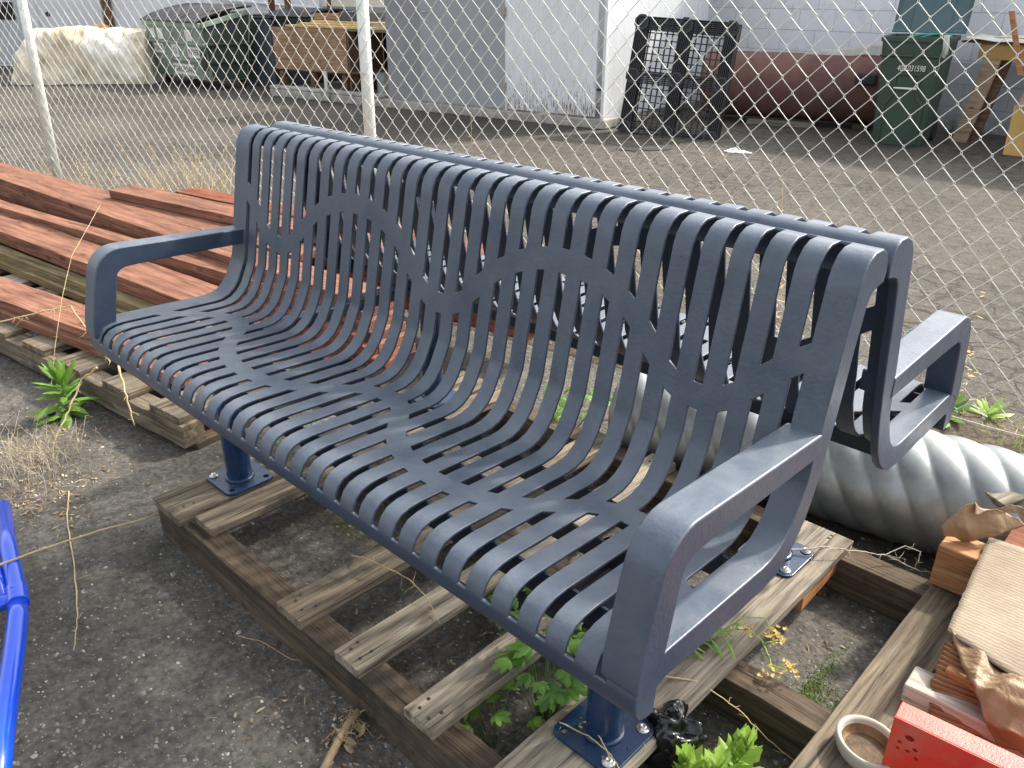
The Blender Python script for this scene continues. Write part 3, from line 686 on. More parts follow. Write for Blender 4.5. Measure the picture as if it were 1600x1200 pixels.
# dumpster
def dumpster():
    A = G(250, 128); B_ = G(335, 142); D_ = G(396, 138); ux = (B_-A).normalized(); W = (B_-A).length; rz = math.atan2(ux.y, ux.x)
    t = empty('dumpster', A, rz, label='green steel recycling dumpster with dark plastic lids and white stickers', cat='dumpster'); bpy.context.view_layer.update()
    dep = .72; Z0, Z1 = .14, 1.02
    m = MB(); pf = [(-.09, Z1), (-.09, .72), (.0, Z0), (dep, Z0), (dep+.05, 1.18), (dep+.05, Z1+.16)]
    pf = [(.0, Z0), (dep-.1, Z0), (dep+.08, 1.14), (-.10, .96)]
    m.prism(pf, 0, W, lambda p, t_: Vector((t_, p[0], p[1]))); m.build('bin_body', M_DUMP, t, bevel=.008)
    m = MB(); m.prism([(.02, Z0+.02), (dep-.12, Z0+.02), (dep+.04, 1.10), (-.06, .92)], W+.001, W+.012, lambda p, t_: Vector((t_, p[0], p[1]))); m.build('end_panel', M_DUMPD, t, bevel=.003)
    for z_, tk in ((.915, .075), (.66, .035), (.40, .035)):
        y = -.10*(z_-Z0)/(.96-Z0)
        m = MB(); m.box(-.02, W+.02, y-.035, y+.02, z_, z_+tk); m.build('rib', M_DUMP, t, bevel=.006)
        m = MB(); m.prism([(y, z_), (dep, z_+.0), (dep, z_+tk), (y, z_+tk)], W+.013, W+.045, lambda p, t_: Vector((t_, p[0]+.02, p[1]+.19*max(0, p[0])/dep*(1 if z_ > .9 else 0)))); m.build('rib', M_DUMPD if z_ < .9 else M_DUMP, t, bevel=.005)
    for x in (-.05, W+.01):
        m = MB(); m.box(x, x+.05, -.16, -.07, .30, .66); m.build('fork_pocket', M_DUMPD, t, bevel=.005)
    for k in range(2):
        x0 = -.03+k*(W/2+.015); x1 = x0+W/2+.0
        m = MB(); n = 26
        for i in range(n+1):
            x = x0+(x1-x0)*i/n; rb = .03 if (i//2) % 3 == 1 else 0
            for j in range(9):
                f = j/8; y = -.15+(dep+.28)*f; z = 1.0+.22*f+rb*(1 if .1 < f < .95 else 0)+.035*math.sin(f*math.pi)
                m.v.append((x, y, z))
        for i in range(n):
            for j in range(8): m.f.append((i*9+j, (i+1)*9+j, (i+1)*9+j+1, i*9+j+1))
        m.build('lid', M_LID, t, solid=.03, bevel=.006)
    for x, y in ((.15, .12), (W-.15, .10), (W-.12, dep-.12), (.2, dep-.12)):
        m = MB(); m.box(-.05, .05, -.05, .05, .09, .139); w_ = m.build('caster_bracket', plain('rusty_bracket', (.16, .06, .035), .7, .3, .3, 20, .1), t, loc=(x, y, 0), bevel=.003)
        m = MB(); m.lathe([(.001, -.02), (.055, -.02), (.06, -.012), (.06, .012), (.055, .02), (.001, .02)], 20, Matrix.Rotation(R(90), 4, 'Y')); m.build('caster_wheel', M_INK, w_, loc=(0, -.02, .063), smooth=False)
    def plate(xc, z, w_, h, name='sticker', txt=None, size=.1, sh=0):
        y = -.10*(z-Z0)/(.96-Z0)-.006; M = frame((xc, y, z), (1, 0, 0), (0, -.122, 1)); m = MB(); m.box(-w_/2, w_/2, -h/2, h/2, -.004, .001)
        s = m.build(name, M_WHITE, t, bevel=.001); s.matrix_local = M
        if txt: text(txt, size, Matrix.Translation((0, 0, .0022)), M_INK, s, shear=sh)
    plate(W*.17, .57, W*.19, .15, txt='MIXED', size=.115); plate(W*.80, .55, W*.22, .16, txt='PAPER', size=.125)
    plate(W*.55, .27, W*.38, .17, txt='CARDBOARD', size=.125, sh=.2); plate(W*.26, .80, W*.10, .17); plate(W*.77, .80, W*.10, .17); plate(W*.13, .80, W*.07, .15)
    plate(W*.47, .555, W*.11, .20)
    # the round recycling mark
    M = frame((W*.47, -.10*(.555-Z0)/(.96-Z0)-.0125, .555), (1, 0, 0), (0, -.122, 1)); mk = MB()
    for q in range(3):
        g0 = q*120+15; pts = [(.052*math.cos(R(g0+i*12)), .052*math.sin(R(g0+i*12))) for i in range(7)]
        inn = [(.032*math.cos(R(g0+i*12)), .032*math.sin(R(g0+i*12))) for i in range(7)][::-1]
        mk.prism(pts+inn, 0, .002, lambda p, z: Vector((p[0], p[1], z)))
        e = R(g0+72); e2 = R(g0+98); mk.prism([(.065*math.cos(e), .065*math.sin(e)), (.042*math.cos(e2), .042*math.sin(e2)), (.02*math.cos(e), .02*math.sin(e))], 0, .002, lambda p, z: Vector((p[0], p[1], z)))
    s = mk.build('recycling_mark', plain('blue_green_ink', (.07, .28, .33), .6, 0, .1, 20, 0), t); s.matrix_local = M
dumpster()

# grey wheeled cart right of the dumpster, black one further right
def cart(name, loc, rz, W, D, H_, mat, lidmat, label, cat='trash cart', lid_open=False, lid_rot=0, panel=False, num=None):
    t = empty(name, loc, rz, label=label, cat=cat); bpy.context.view_layer.update()
    b = MB(); sec = []
    zs = [0, .06, H_*.5, H_*.82, H_*.87, H_*.94, H_]
    for z in zs:
        f = z/H_; w_ = W*(.80+.17*f); d = D*(.74+.22*f); y0 = .0-.03*f
        if z >= H_*.86: w_ *= 1.03; d *= 1.03
        rr = .05; ring = []
        for cx, cy, a0 in ((w_/2-rr, y0+rr, -90), (w_/2-rr, y0+d-rr, 0), (-w_/2+rr, y0+d-rr, 90), (-w_/2+rr, y0+rr, 180)):
            for i in range(5): a = R(a0+i*22.5); ring.append((cx+rr*math.cos(a), cy+rr*math.sin(a), z))
        sec.append(ring)
    n = 20
    for s in sec: b.v += s
    # inner wall down into the open cart
    for zz, f in ((H_, .93), (H_*.55, .90)):
        b.v += [(x*f, D*.45+(y-D*.45)*f, zz) for x, y, _ in sec[-1]]
    for i in range(len(sec)+1):
        for k in range(n): b.f.append((i*n+k, i*n+(k+1) % n, (i+1)*n+(k+1) % n, (i+1)*n+k))
    b.f.append(tuple(reversed(range(n)))); b.f.append(tuple((len(sec)+1)*n+k for k in range(n)))
    body = b.build('cart_body', mat, t, bevel=.006)
    m = MB(); rim = [(x*1.045, D*.45+(y-D*.45)*1.045) for x, y, _ in sec[-1]]
    rin = [(x*.99, D*.45+(y-D*.45)*.99) for x, y, _ in sec[-1]]
    for z_ in (H_-.045, H_+.004): m.v += [(x, y, z_) for x, y in rim]
    for z_ in (H_+.004, H_-.045): m.v += [(x, y, z_) for x, y in rin]
    for i in range(4):
        for k in range(n): m.f.append((i*n+k, i*n+(k+1) % n, ((i+1) % 4)*n+(k+1) % n, ((i+1) % 4)*n+k))
    m.build('rim', mat, t, bevel=.004)
    for sx in (-1, 1):
        m = MB(); m.lathe([(.001, -.03), (.10, -.03), (.12, -.02), (.12, .02), (.10, .03), (.001, .03)], 24, Matrix.Rotation(R(90), 4, 'Y')); m.build('wheel', M_INK, t, loc=(sx*W*.40, D*.80, .12))
    m = MB(); m.tube([(-W*.36, D*1.0, H_-.07), (-W*.36, D*1.08, H_-.05), (W*.36, D*1.08, H_-.05), (W*.36, D*1.0, H_-.07)], .014, 10); m.build('handle', mat, t, smooth=True)
    return t
M_CART2 = plain('dark_cart_plastic', (.03, .033, .04), .45, 0, .15, 4, .1)
c1 = cart('trash_cart', G(405, 137)+Vector((-.35, .25, 0)), R(15), .80, .85, 1.02, M_CART, M_LID, 'grey wheeled trash cart squeezed between the dumpster and the plywood box')
m = MB(); m.box(-.42, .42, -.06, .86, 1.03, 1.06); m.box(-.34, .34, .06, .7, 1.06, 1.09); m.build('lid', M_LID, c1, bevel=.02, seg=3)
pcart = CB.off(1.0); a_, z_ = pcart.sz(462, 60)
c2 = cart('trash_cart', pcart.w(a_, 0, 0), R(8), .85, .8, 1.06, M_CART2, M_LID, 'black trash cart with a domed lid behind the brown posts')
m = MB()
for i in range(13):
    g = math.pi*i/12; m.v += [(-.46, .4-.5*math.cos(g), 1.07+.11*math.sin(g)), (.46, .4-.5*math.cos(g), 1.07+.11*math.sin(g))]
for i in range(12): m.f.append((2*i, 2*i+1, 2*i+3, 2*i+2))
m.build('lid', M_LID, c2, solid=.03, bevel=.004)

# plywood planter box on the curb with timber, boxes and posts
BX = CB.off(.35)
bx = E_('plywood_box', BX, 428, 110, label='old plywood planter box on legs standing behind the curb', cat='planter box')
a0, z1 = BX.sz(427, 66); a1, z0 = BX.sz(545, 124); z0b = BX.sz(430, 111)[1]
m = MB(); m.box(0, a1-a0, 0, .025, .36, .95); m.build('front_panel', M_PLY, bx, loc=inv(bx, BX.w(a0, 0, 0)), bevel=.002)
m = MB(); m.box(0, a1-a0, .03, .9, .34, .40); m.build('floor', M_OLDW, bx, loc=inv(bx, BX.w(a0, 0, 0)))
m = MB(); m.box(0, a1-a0, .9, .93, .34, .95); m.build('back_panel', M_DKW, bx, loc=inv(bx, BX.w(a0, 0, 0)))
m = MB(); m.box(a1-a0-.03, a1-a0-.001, .03, .9, .41, .95); m.build('end_panel', M_OLDW, bx, loc=inv(bx, BX.w(a0, 0, 0)))
for f, y in ((.06, .06), (.5, .06), (.93, .06), (.06, .8), (.93, .8)):
    m = MB(); m.box(-.045, .045, -.045, .045, .11, .335); m.build('leg', M_OLDW, bx, loc=inv(bx, BX.w(a0+(a1-a0)*f, y, 0)), bevel=.003)
a, z = BX.sz(505, 137); m = MB(); m.lathe([(.028, 0), (.028, .30)], 14); tag(m.build('stub_post', M_FPOST, loc=CB.w(CB.sz(505, 150)[0], .08, .10), bevel=.002), 'short grey steel stub post standing on the curb', 'post')
# dark gap at the right, its shade painted as a near-black back sheet
a2 = BX.sz(612, 100)[0]
kb = E_('dark_gap', BX, 560, 110, label='dark gap between the plywood box and the grey shed, filled with an open shelf and a near-black back for its shade', cat='shelf')
m = MB(); m.box(a1+.02, a2, .75, .8, .11, .93); m.build('back_panel', M_BLK2, kb, loc=inv(kb, BX.w(0, 0, 0)))  # sheet standing in for the shade deep in the gap
m = MB(); m.box(a1+.02, a2, .0, .8, .36, .39); m.build('shelf_board', M_OLDW, kb, loc=inv(kb, BX.w(0, 0, 0)))
m = MB(); m.box(a1+.02, a2, .0, .8, .93, .955); m.build('shelf_board', plain('olive_board', (.12, .14, .08), .7, 0, .2, 6, .1), kb, loc=inv(kb, BX.w(0, 0, 0)))
m = MB(); m.box(a1+.02, a1+.05, .0, .7, .11, .93); m.build('side_panel', M_OLDW, kb, loc=inv(kb, BX.w(0, 0, 0)))
for i, (u0, v0, u1, v1, dz) in enumerate(((445, 58, 612, 64, 0), (458, 55, 560, 60, .03), (470, 53, 600, 60, .06))):
    a0_ = BX.sz(u0, v0)[0]; a1_ = BX.sz(u1, v1)[0]
    tag(board('loose_board', a1_-a0_, .16, .028, M_PINE, BX.w(a0_, .02+.17*i*.6, .957+.0*i+dz*1.0), BX.a), 'yellow pine board on the planter box, %s' % ('lowest and longest', 'middle one', 'topmost')[i], 'board')
def crate(name, u0, u1, n, z, h, d, mat, label):
    a0_ = BX.sz(u0, 50)[0]; a1_ = BX.sz(u1, 50)[0]; L = a1_-a0_; t = empty(name, BX.w(a0_, n, z), BX.a, label=label, cat='crate')
    for nm, q in (('side', (0, L, 0, .02, .015, h)), ('side', (0, L, d-.02, d, .015, h)), ('end', (0, .02, .021, d-.021, .015, h)), ('end', (L-.02, L, .021, d-.021, .015, h)), ('bottom', (0, L, 0, d, 0, .0145))):
        m = MB(); m.box(*q); m.build(nm, mat, t, bevel=.003)
crate('wooden_crate', 464, 503, .35, 1.03, .11, .3, M_PLY, 'small brown plywood crate on top of the planter box boards')
crate('plastic_crate', 506, 555, .32, 1.03, .14, .35, plain('charcoal_plastic', (.06, .062, .066), .5, 0, .15, 6, .1), 'dark grey plastic crate on the planter box next to the fence post')
for i, (u, top, mat, w_, lab) in enumerate(((428, 0, M_DKW, .075, 'reddish brown post rising behind the plywood box, leftmost'), (453, 0, M_OLDW, .075, 'brown timber post second from the left behind the plywood box'), (502, 0, M_WALLW, .075, 'white square post behind the plywood box'), (517, 0, M_OLDW, .05, 'thin weathered post next to the white post'))):
    pl = BX.off(.95 if i < 2 else 1.1); a, z = pl.sz(u, 40)
    m = MB(); m.box(-w_/2, w_/2, -w_/2, w_/2, 0, 2.3); tag(m.build('timber_post', mat, loc=pl.w(a, 0, .111), rot=(0, 0, pl.a), bevel=.003), lab, 'post')
a, z = BX.sz(602, 130); m = MB(); m.lathe([(.001, 0), (.10, 0), (.10, .29), (.104, .295), (.10, .30), (.095, .30), (.095, .03), (.001, .03)], 28, cap=False)
tag(m.build('metal_can', M_GALV, loc=BX.w(a, -.02, .1115), bevel=.002), 'bare metal can standing on the curb beside the grey shed', 'can')

# rusty tank
B_ = G(1372, 209); A = B_-Vector((math.cos(R(17)), math.sin(R(17)), 0))*2.15
def tank():
    ux = (B_-A).normalized(); L = (B_-A).length+.15; r = .375; rz = math.atan2(ux.y, ux.x)
    t = empty('steel_tank', A+Vector((-ux.y, ux.x, 0))*.12+Vector((0, 0, .0)), rz, label='red-brown steel tank lying on blocks against the block wall', cat='tank'); bpy.context.view_layer.update()
    RY = Matrix.Translation((0, .30, r+.05)) @ Matrix.Rotation(R(90), 4, 'Y')
    m = MB(); m.lathe([(.001, 0), (r*.6, .0), (r*.93, .03), (r, .09), (r, L-.35), (r*.985, L-.34), (r*.985, L-.06), (r*.9, L), (.001, L+.02)], 56, RY, cap=False); m.build('tank_shell', M_RUSTT, t, smooth=True)
    m = MB(); m.box(L*.28, L*.62, -.05, .06, 0, .055); m.build('timber_block', M_PAL2, t, bevel=.004)
    m = MB(); m.box(L*.8, L*.86, .1, .5, 0, .06); m.build('timber_block', M_PALD, t, bevel=.004)
    return t, L, r
tk, LT, rT = tank()
PT = Plane(A.x, A.y, math.degrees(math.atan2((B_-A).y, (B_-A).x)))
a, z = PT.sz(1356, 124); m = MB(); m.box(-.11, .11, -.16, .06, -.06, .06); o = m.build('black_box', M_INK, loc=PT.w(a-.02, .13, z-.0), rot=(0, 0, PT.a), bevel=.02); tag(o, 'small black box on the end of the rusty tank beside the green cart', 'box')
# ladder lying across the tank
def ladder():
    pl = PT.off(.34); a0, z0 = pl.sz(1215, 101); a1, z1 = pl.sz(1392, 78)
    p = pl.w(a0, 0, z0+.0); q = pl.w(a1, 0, z1-.02); L = (q-p).length; d = (q-p).normalized(); y = Vector((-pl.D[1]*-1*-1, 0, 0)); y = Vector((pl.N[0], pl.N[1], 0)); z = d.cross(y).normalized(); y = z.cross(d)
    t = empty('ladder', p, label='white aluminium ladder slanting over the rusty tank', cat='ladder'); t.matrix_world = Matrix(((d.x, y.x, z.x, p.x), (d.y, y.y, z.y, p.y), (d.z, y.z, z.z, p.z), (0, 0, 0, 1)))
    for yy in (0, .36):
        m = MB(); m.box(-.1, L+.5, yy, yy+.028, 0, .085); m.build('rail', M_ALU, t, bevel=.004)
    for i in range(6):
        m = MB(); m.tube([(.1+i*.3, .02, .04), (.1+i*.3, .37, .04)], .016, 10); m.build('rung', M_ALU, t, smooth=True)
ladder()

# black plastic pallet leaning on the wall
def plastic_pallet(loc, rz, tilt, W, H_, label):
    t = empty('plastic_pallet', loc, rz, label=label, cat='plastic pallet', group=None); t.rotation_euler = (R(tilt), R(2.8), rz)
    # local: x width, z height, -y towards the viewer
    m = MB()
    for x in np.linspace(.0, W-.01, 18): m.box(x, x+.010, .10, .125, 0, H_)
    for z in np.linspace(.0, H_-.01, 18): m.box(.001, W-.001, .102, .123, z, z+.010)
    m.build('deck_grid', M_BLACK, t)
    for nm, q in (('edge_rail', (0, W, .095, .14, 0, .03)), ('edge_rail', (0, W, .095, .14, H_-.03, H_)), ('edge_rail', (0, .03, .096, .139, .031, H_-.031)), ('edge_rail', (W-.03, W, .096, .139, .031, H_-.031))):
        m = MB(); m.box(*q); m.build(nm, M_BLACK, t, bevel=.004)
    # runners on the viewer's side, framing four open quadrants
    rw = .13; cs = (rw/2, W/2, W-rw/2); zs = (rw/2, H_/2, H_-rw/2)
    for c in cs:
        m = MB()
        for dx in (-.065, -.045, -.025, -.005, .015, .035, .055): m.box(c+dx, c+dx+.009, -.01, .095, .02, H_-.02)
        for k in range(18): m.box(c-.055, c+.053, 0, .003, .03+k*(H_-.06)/17, .036+k*(H_-.06)/17)
        m.build('runner', M_BLACK, t)
    for c in zs:
        m = MB()
        for dx in (-.065, -.045, -.025, -.005, .015, .035, .055): m.box(.02, W-.02, -.008, .093, c+dx, c+dx+.009)
        for k in range(18): m.box(.03+k*(W-.06)/17, .036+k*(W-.06)/17, .001, .004, c-.055, c+.053)
        m.build('cross_runner', M_BLACK, t)
    for x in cs:
        for z in zs:
            m = MB(); ring = []
            for (rr, y) in ((.075, .0), (.085, -.02), (.06, -.02), (.05, .06)):
                ring.append([(x+rr*math.cos(R(22.5+45*k)), y, z+rr*math.sin(R(22.5+45*k))) for k in range(8)])
            for r_ in ring: m.v += r_
            for i in range(3):
                for k in range(8): m.f.append((i*8+k, i*8+(k+1) % 8, (i+1)*8+(k+1) % 8, (i+1)*8+k))
            m.f.append(tuple(24+k for k in range(8))); m.build('pallet_foot', M_BLACK, t, solid=.004)
    return t
A = G(966, 207); B_ = G(1124, 220); dd = B_-A
plastic_pallet(A, math.atan2(dd.y, dd.x), -11, 1.13, 1.24, 'black plastic pallet leaning on edge against the wall beside the shed')
None and plastic_pallet(A+Vector((-.09, .22, 0)), math.atan2(dd.y, dd.x)-.02, -11, 1.11, 1.20, 'rear one of two black plastic pallets leaning on edge beside the shed')

# green wheeled cart
def green_cart():
    A = G(1363, 224); B_ = G(1434, 229); PLc = Plane(A.x, A.y, math.degrees(math.atan2((B_-A).y, (B_-A).x))); W = .62
    rz = PLc.a*.55; c = A+Vector((math.cos(rz), math.sin(rz), 0))*W*.36
    t = cart('wheeled_cart', c, rz, W, .72, 1.05, M_BIN, M_BINL, 'dark green wheeled refuse cart with open lid and white number', 'wheeled bin')
    H_ = 1.05
    # recessed lower front panel with stamped arch
    m = MB(); m.prism([(-.20, .02), (-.20, .42), (-.13, .50), (-.13, .72), (.13, .72), (.13, .50), (.20, .42), (.20, .02), (.165, .02), (.165, .40), (.10, .48), (.10, .69), (-.10, .69), (-.10, .48), (-.165, .40), (-.165, .02)], 0, .02, lambda p, z: Vector((p[0], -.010-.03*p[1]/H_-z+.01, p[1])))
    m.build('stamped_arch', M_BIN, t, bevel=.008, seg=3)
    m = MB(); m.box(-.30, .30, -.05, -.02, .865, .885); m.build('grip_ledge', M_BIN, t, bevel=.008)
    m = MB(); m.tube([(-.11, -.045, .57), (.11, -.045, .57)], .010, 10); m.build('lift_bar', M_WHITE, t, smooth=True)
    text('404 031598', .075, frame((0.02, -.046, .76), (1, 0, 0), (0, -.03, 1)) @ Matrix.Diagonal((.74, 1.05, 1, 1)), M_WHITE, t, 'serial_number', .0012, shear=.12)
    # open lid, swung back
    m = MB()
    for (y, z) in ((.70, 1.07), (.74, 1.10), (.80, 1.30), (.84, 1.55), (.85, 1.72)):
        for x, q in ((-.36, .03), (-.33, 0), (-.2, 0), (-.18, .02), (.18, .02), (.2, 0), (.33, 0), (.36, .03)): m.v.append((x, y-q-.03, z))
    for i in range(4):
        for k in range(7): m.f.append((i*8+k, i*8+k+1, (i+1)*8+k+1, (i+1)*8+k))
    m.build('lid', M_BINL, t, solid=.012, bevel=.003)
    h = MB(); rr = random.Random(3)
    h = MB(); pts = []
    for i in range(60):
        a = i*.33; r_ = .17+.05*math.sin(i*.7); pts.append((r_*math.cos(a)*1.25, .33+r_*math.sin(a), 1.0+.05*math.sin(i*.21)+.03*math.sin(i*.5)))
    h.tube(pts, .011, 8); bpy.context.view_layer.update()
    o = h.build('garden_hose', M_TEAL, smooth=True); o.matrix_world = t.matrix_world; tag(o, 'teal hose coiled in the open top of the green cart', 'hose')
    h = MB()
    for i in range(14):
        x = .26+.04*rr.random(); y = -.06-.02*rr.random(); h.tube([(x, .0, 1.07), (x+.01, y, 1.075), (x+.015+.02*rr.random(), y-.01, 1.0-.05*rr.random()), (x-.01+.04*rr.random(), y, .93-.06*rr.random())], .009, 6)
    h.tube([(.28, -.06, .95), (.265, -.055, .86), (.275, -.05, .78), (.25, -.045, .70)], .003, 5)
    o = h.build('rag', plain('pale_rag', (.6, .58, .52), .9, 0, .2, 30, .2), smooth=True); o.matrix_world = t.matrix_world; tag(o, 'frayed white rag hanging over the corner of the green cart', 'rag')
green_cart()

# workbench of boards at the far right
PS = Plane(*G(1500, 222)[:2], -2)
ws = E_('sawhorse', PS, 1520, 200, label='sawhorse table with splayed pale wooden leg right of the green cart', cat='sawhorse')
def pp(u, v, n=0): a, z = PS.sz(u, v); return inv(ws, PS.w(a, n, z))
p0, p1 = pp(1497, 222), pp(1553, 90); 
m = MB(); w2 = .075
for p in (p0, p1): m.v += [tuple(p+Vector(q)) for q in ((-w2, 0, 0), (w2, 0, 0), (w2, .045, 0), (-w2, .045, 0))]
m.f = [(0, 1, 5, 4), (1, 2, 6, 5), (2, 3, 7, 6), (3, 0, 4, 7), (3, 2, 1, 0), (4, 5, 6, 7)]; m.build('leg', M_LEG, ws, bevel=.003)
m = MB()
for p in (p0+Vector((.07, .10, 0)), p1+Vector((.07, .10, 0))): m.v += [tuple(p+Vector(q)) for q in ((-w2, 0, 0), (w2, 0, 0), (w2, .045, 0), (-w2, .045, 0))]
m.f = [(0, 1, 5, 4), (1, 2, 6, 5), (2, 3, 7, 6), (3, 0, 4, 7), (3, 2, 1, 0), (4, 5, 6, 7)]; m.build('leg', M_OLDW, ws, bevel=.003)
a, b_ = pp(1527, 92), pp(1680, 66); m = MB(); m.box(a.x, b_.x+.3, -.005, .03, a.z, b_.z+.02); m.build('apron_board', M_OCH, ws, bevel=.003)
a = pp(1505, 66); m = MB(); m.box(a.x, a.x+1.5, -.05, .6, a.z, a.z+.02); m.build('table_top', M_DKW, ws, bevel=.003)
b = MB()
for i in range(31):
    for j in range(11):
        x = a.x+.03+i*.045; y = -.08+j*.06
        b.v.append((x, y, a.z+.035+.035*noise.noise(Vector((x*5, y*5, 1)))+(.02 if 0 < j < 10 else -.01)))
for i in range(30):
    for j in range(10): b.f.append((i*11+j, (i+1)*11+j, (i+1)*11+j+1, i*11+j+1))
o = b.build('folded_sheet', plain('cream_white_plastic_sheet', (.72, .69, .6), .5, 0, .15, 6, .3), solid=.012, sub=1, smooth=True); o.matrix_world = ws.matrix_world; tag(o, 'crumpled white plastic sheet draped on the sawhorse table', 'plastic sheet')
P3 = PS.off(-.25)
def pq(u, v, n=0): a, z = P3.sz(u, v); return P3.w(a, n, z)
m = MB(); m.tube([pq(1576, 78), pq(1582, 18)], .028, 4); m.tube([pq(1600, 120), pq(1576, 79)], .028, 4)
q0, q1 = pq(1594, 118), pq(1580, 17); m = MB()
for p in (q0, q1): m.v += [tuple(p+Vector(q)) for q in ((-.025, 0, 0), (.025, 0, 0), (.025, .03, 0), (-.025, .03, 0))]
m.f = [(0, 1, 5, 4), (1, 2, 6, 5), (2, 3, 7, 6), (3, 0, 4, 7), (3, 2, 1, 0), (4, 5, 6, 7)]
tag(m.build('wooden_stake', M_CEDAR, bevel=.002), 'thin upright brown stake leaning on the sawhorse at the right edge', 'stake')
P4 = Plane(*G(1566, 242)[:2], -4); a0, z0 = P4.sz(1566, 241); a1, z1 = P4.sz(1582, 165)
m = MB(); m.prism([(0, 0), (.9, 0), (.9, z1), (a1-a0, z1)], 0, .06, lambda p, t_: Vector((p[0], t_, p[1]+.002)))
tag(m.build('ochre_panel', M_OCH, loc=P4.w(a0, 0, 0), rot=(R(-6), 0, P4.a), bevel=.006), 'ochre painted panel standing on the ground at the right edge', 'panel')
m = MB(); m.prism([(0, 0), (.14, 0), (.12, .42), (.03, .42)], 0, .05, lambda p, t_: Vector((p[0], t_, p[1])))
a_, z_ = P4.sz(1588, 166); tag(m.build('wooden_block', M_LEG, loc=P4.w(a_, .01, z_), rot=(0, R(8), P4.a), bevel=.003), 'pale wooden piece standing behind the top of the ochre panel', 'wood block')
# rag and patch on the yard
def flat_patch(name, mat, u, v, w_, h, amp, label, cat, rz=0, seed=1):
    b = MB(); n = 14
    for i in range(n+1):
        for j in range(n+1):
            x = (i/n-.5); y = (j/n-.5); rr = math.hypot(x, y)*2; k = 1+.35*noise.noise(Vector((x*3, y*3, seed)))
            b.v.append((x*w_*k, y*h*k, .004+amp*max(0, .5+noise.noise(Vector((x*5, y*5, seed+3))))*max(0, 1-rr)))
    for i in range(n):
        for j in range(n):
            if math.hypot((i+.5)/n-.5, (j+.5)/n-.5) < .5: b.f.append((i*(n+1)+j, (i+1)*(n+1)+j, (i+1)*(n+1)+j+1, i*(n+1)+j+1))
    return tag(b.build(name, mat, loc=G(u, v)+Vector((0, 0, .001)), rot=(0, 0, R(rz)), smooth=True, solid=.002), label, cat)
flat_patch('white_rag', M_WHITE, 1150, 238, .26, .16, .06, 'small crumpled white rag lying on the yard below the rusty tank', 'rag', 20, 4)
flat_patch('rubber_strip', plain('dark_rubber', (.03, .03, .03), .8, 0, .2, 9, .2), 1003, 234, .62, .15, .02, 'dark flattened rubber strip lying on the yard in front of the pallets', 'rubber strip', 48, 8)

# ------------------------------------------------------------------ clutter at the lower right
M_CARD = plain('sunlit_cardboard', (.50, .40, .28), .85, 0, .16, 4, .25, 9, dirt=(.36, .27, .17))
def kraft():
    m, t, b = nodes('kraft_paper'); v = coord(t, rnd=False)
    c = ramp(t, noi(t, v, 6, 7, .65, .8), [(.3, (.20, .12, .055)), (.6, (.30, .19, .10)), (.8, (.40, .28, .16))])
    t.links.new(c, b.inputs['Base Color']); b.inputs['Roughness'].default_value = .48
    bump(t, b, noi(t, v, 14, 5, .6, 1.5), .5, .012); return m
M_KRAFT = kraft()
M_BROWNC = plain('brown_corrugated_card', (.26, .135, .06), .85, 0, .2, 9, .2, 60)
M_RPLATE = plain('red_powder_coated_steel', (.62, .035, .022), .38, 0, .12, 8, .2, 260, dirt=(.5, .12, .08))
M_CUP = plain('dirty_white_ceramic', (.40, .37, .30), .45, 0, .12, 9, .1, 30, dirt=(.36, .3, .2))
def beam(x0, x1, y, z, W, T, mat, label, rz=0, cat='timber', group=None, name='timber'):
    return tag(board(name, x1-x0, W, T, mat, (x0, y, z), R(rz), bevel=.004), label, cat, group)
beam(.978, 2.3, 1.155, .1425, .088, .115, M_CEDAR, 'fresh orange-brown square timber with its sawn end nearest the bench', 1.5)
beam(1.09, 2.3, 1.262, .16, .12, .10, M_RED2, 'dark red-brown timber behind the orange square timber at the right edge', 2)
beam(1.10, 2.3, 1.02, .1425, .10, .09, M_CEDAR, 'cedar timber hidden under the cardboard just in front of the square timber', 1.5)
beam(1.12, 2.3, .90, .1425, .10, .09, M_RED2, 'second timber from the back under the cardboard', 1.5)
beam(1.13, 2.3, .78, .1425, .10, .085, M_CEDAR, 'third timber from the back under the cardboard', 1.5)
p = G(1403, 1078, .19)
o = tag(board('pale_plank', .25, .07, .05, wood('bleached_plank', (.38, .34, .27), (.66, .62, .54), .8, False, .2), tuple(G(1406, 1096, .142)), R(2), bevel=.005), 'pale plank with rounded end poking out from the corrugated cardboard', 'plank')
M_GRB = M_PAL2
o = tag(board('grey_board', .30, .10, .02, M_GRB, tuple(G(1572, 800, .27)), R(62), bevel=.003, ry=R(-14)), 'short grey weathered board tilted against the pipe at the right edge', 'board')

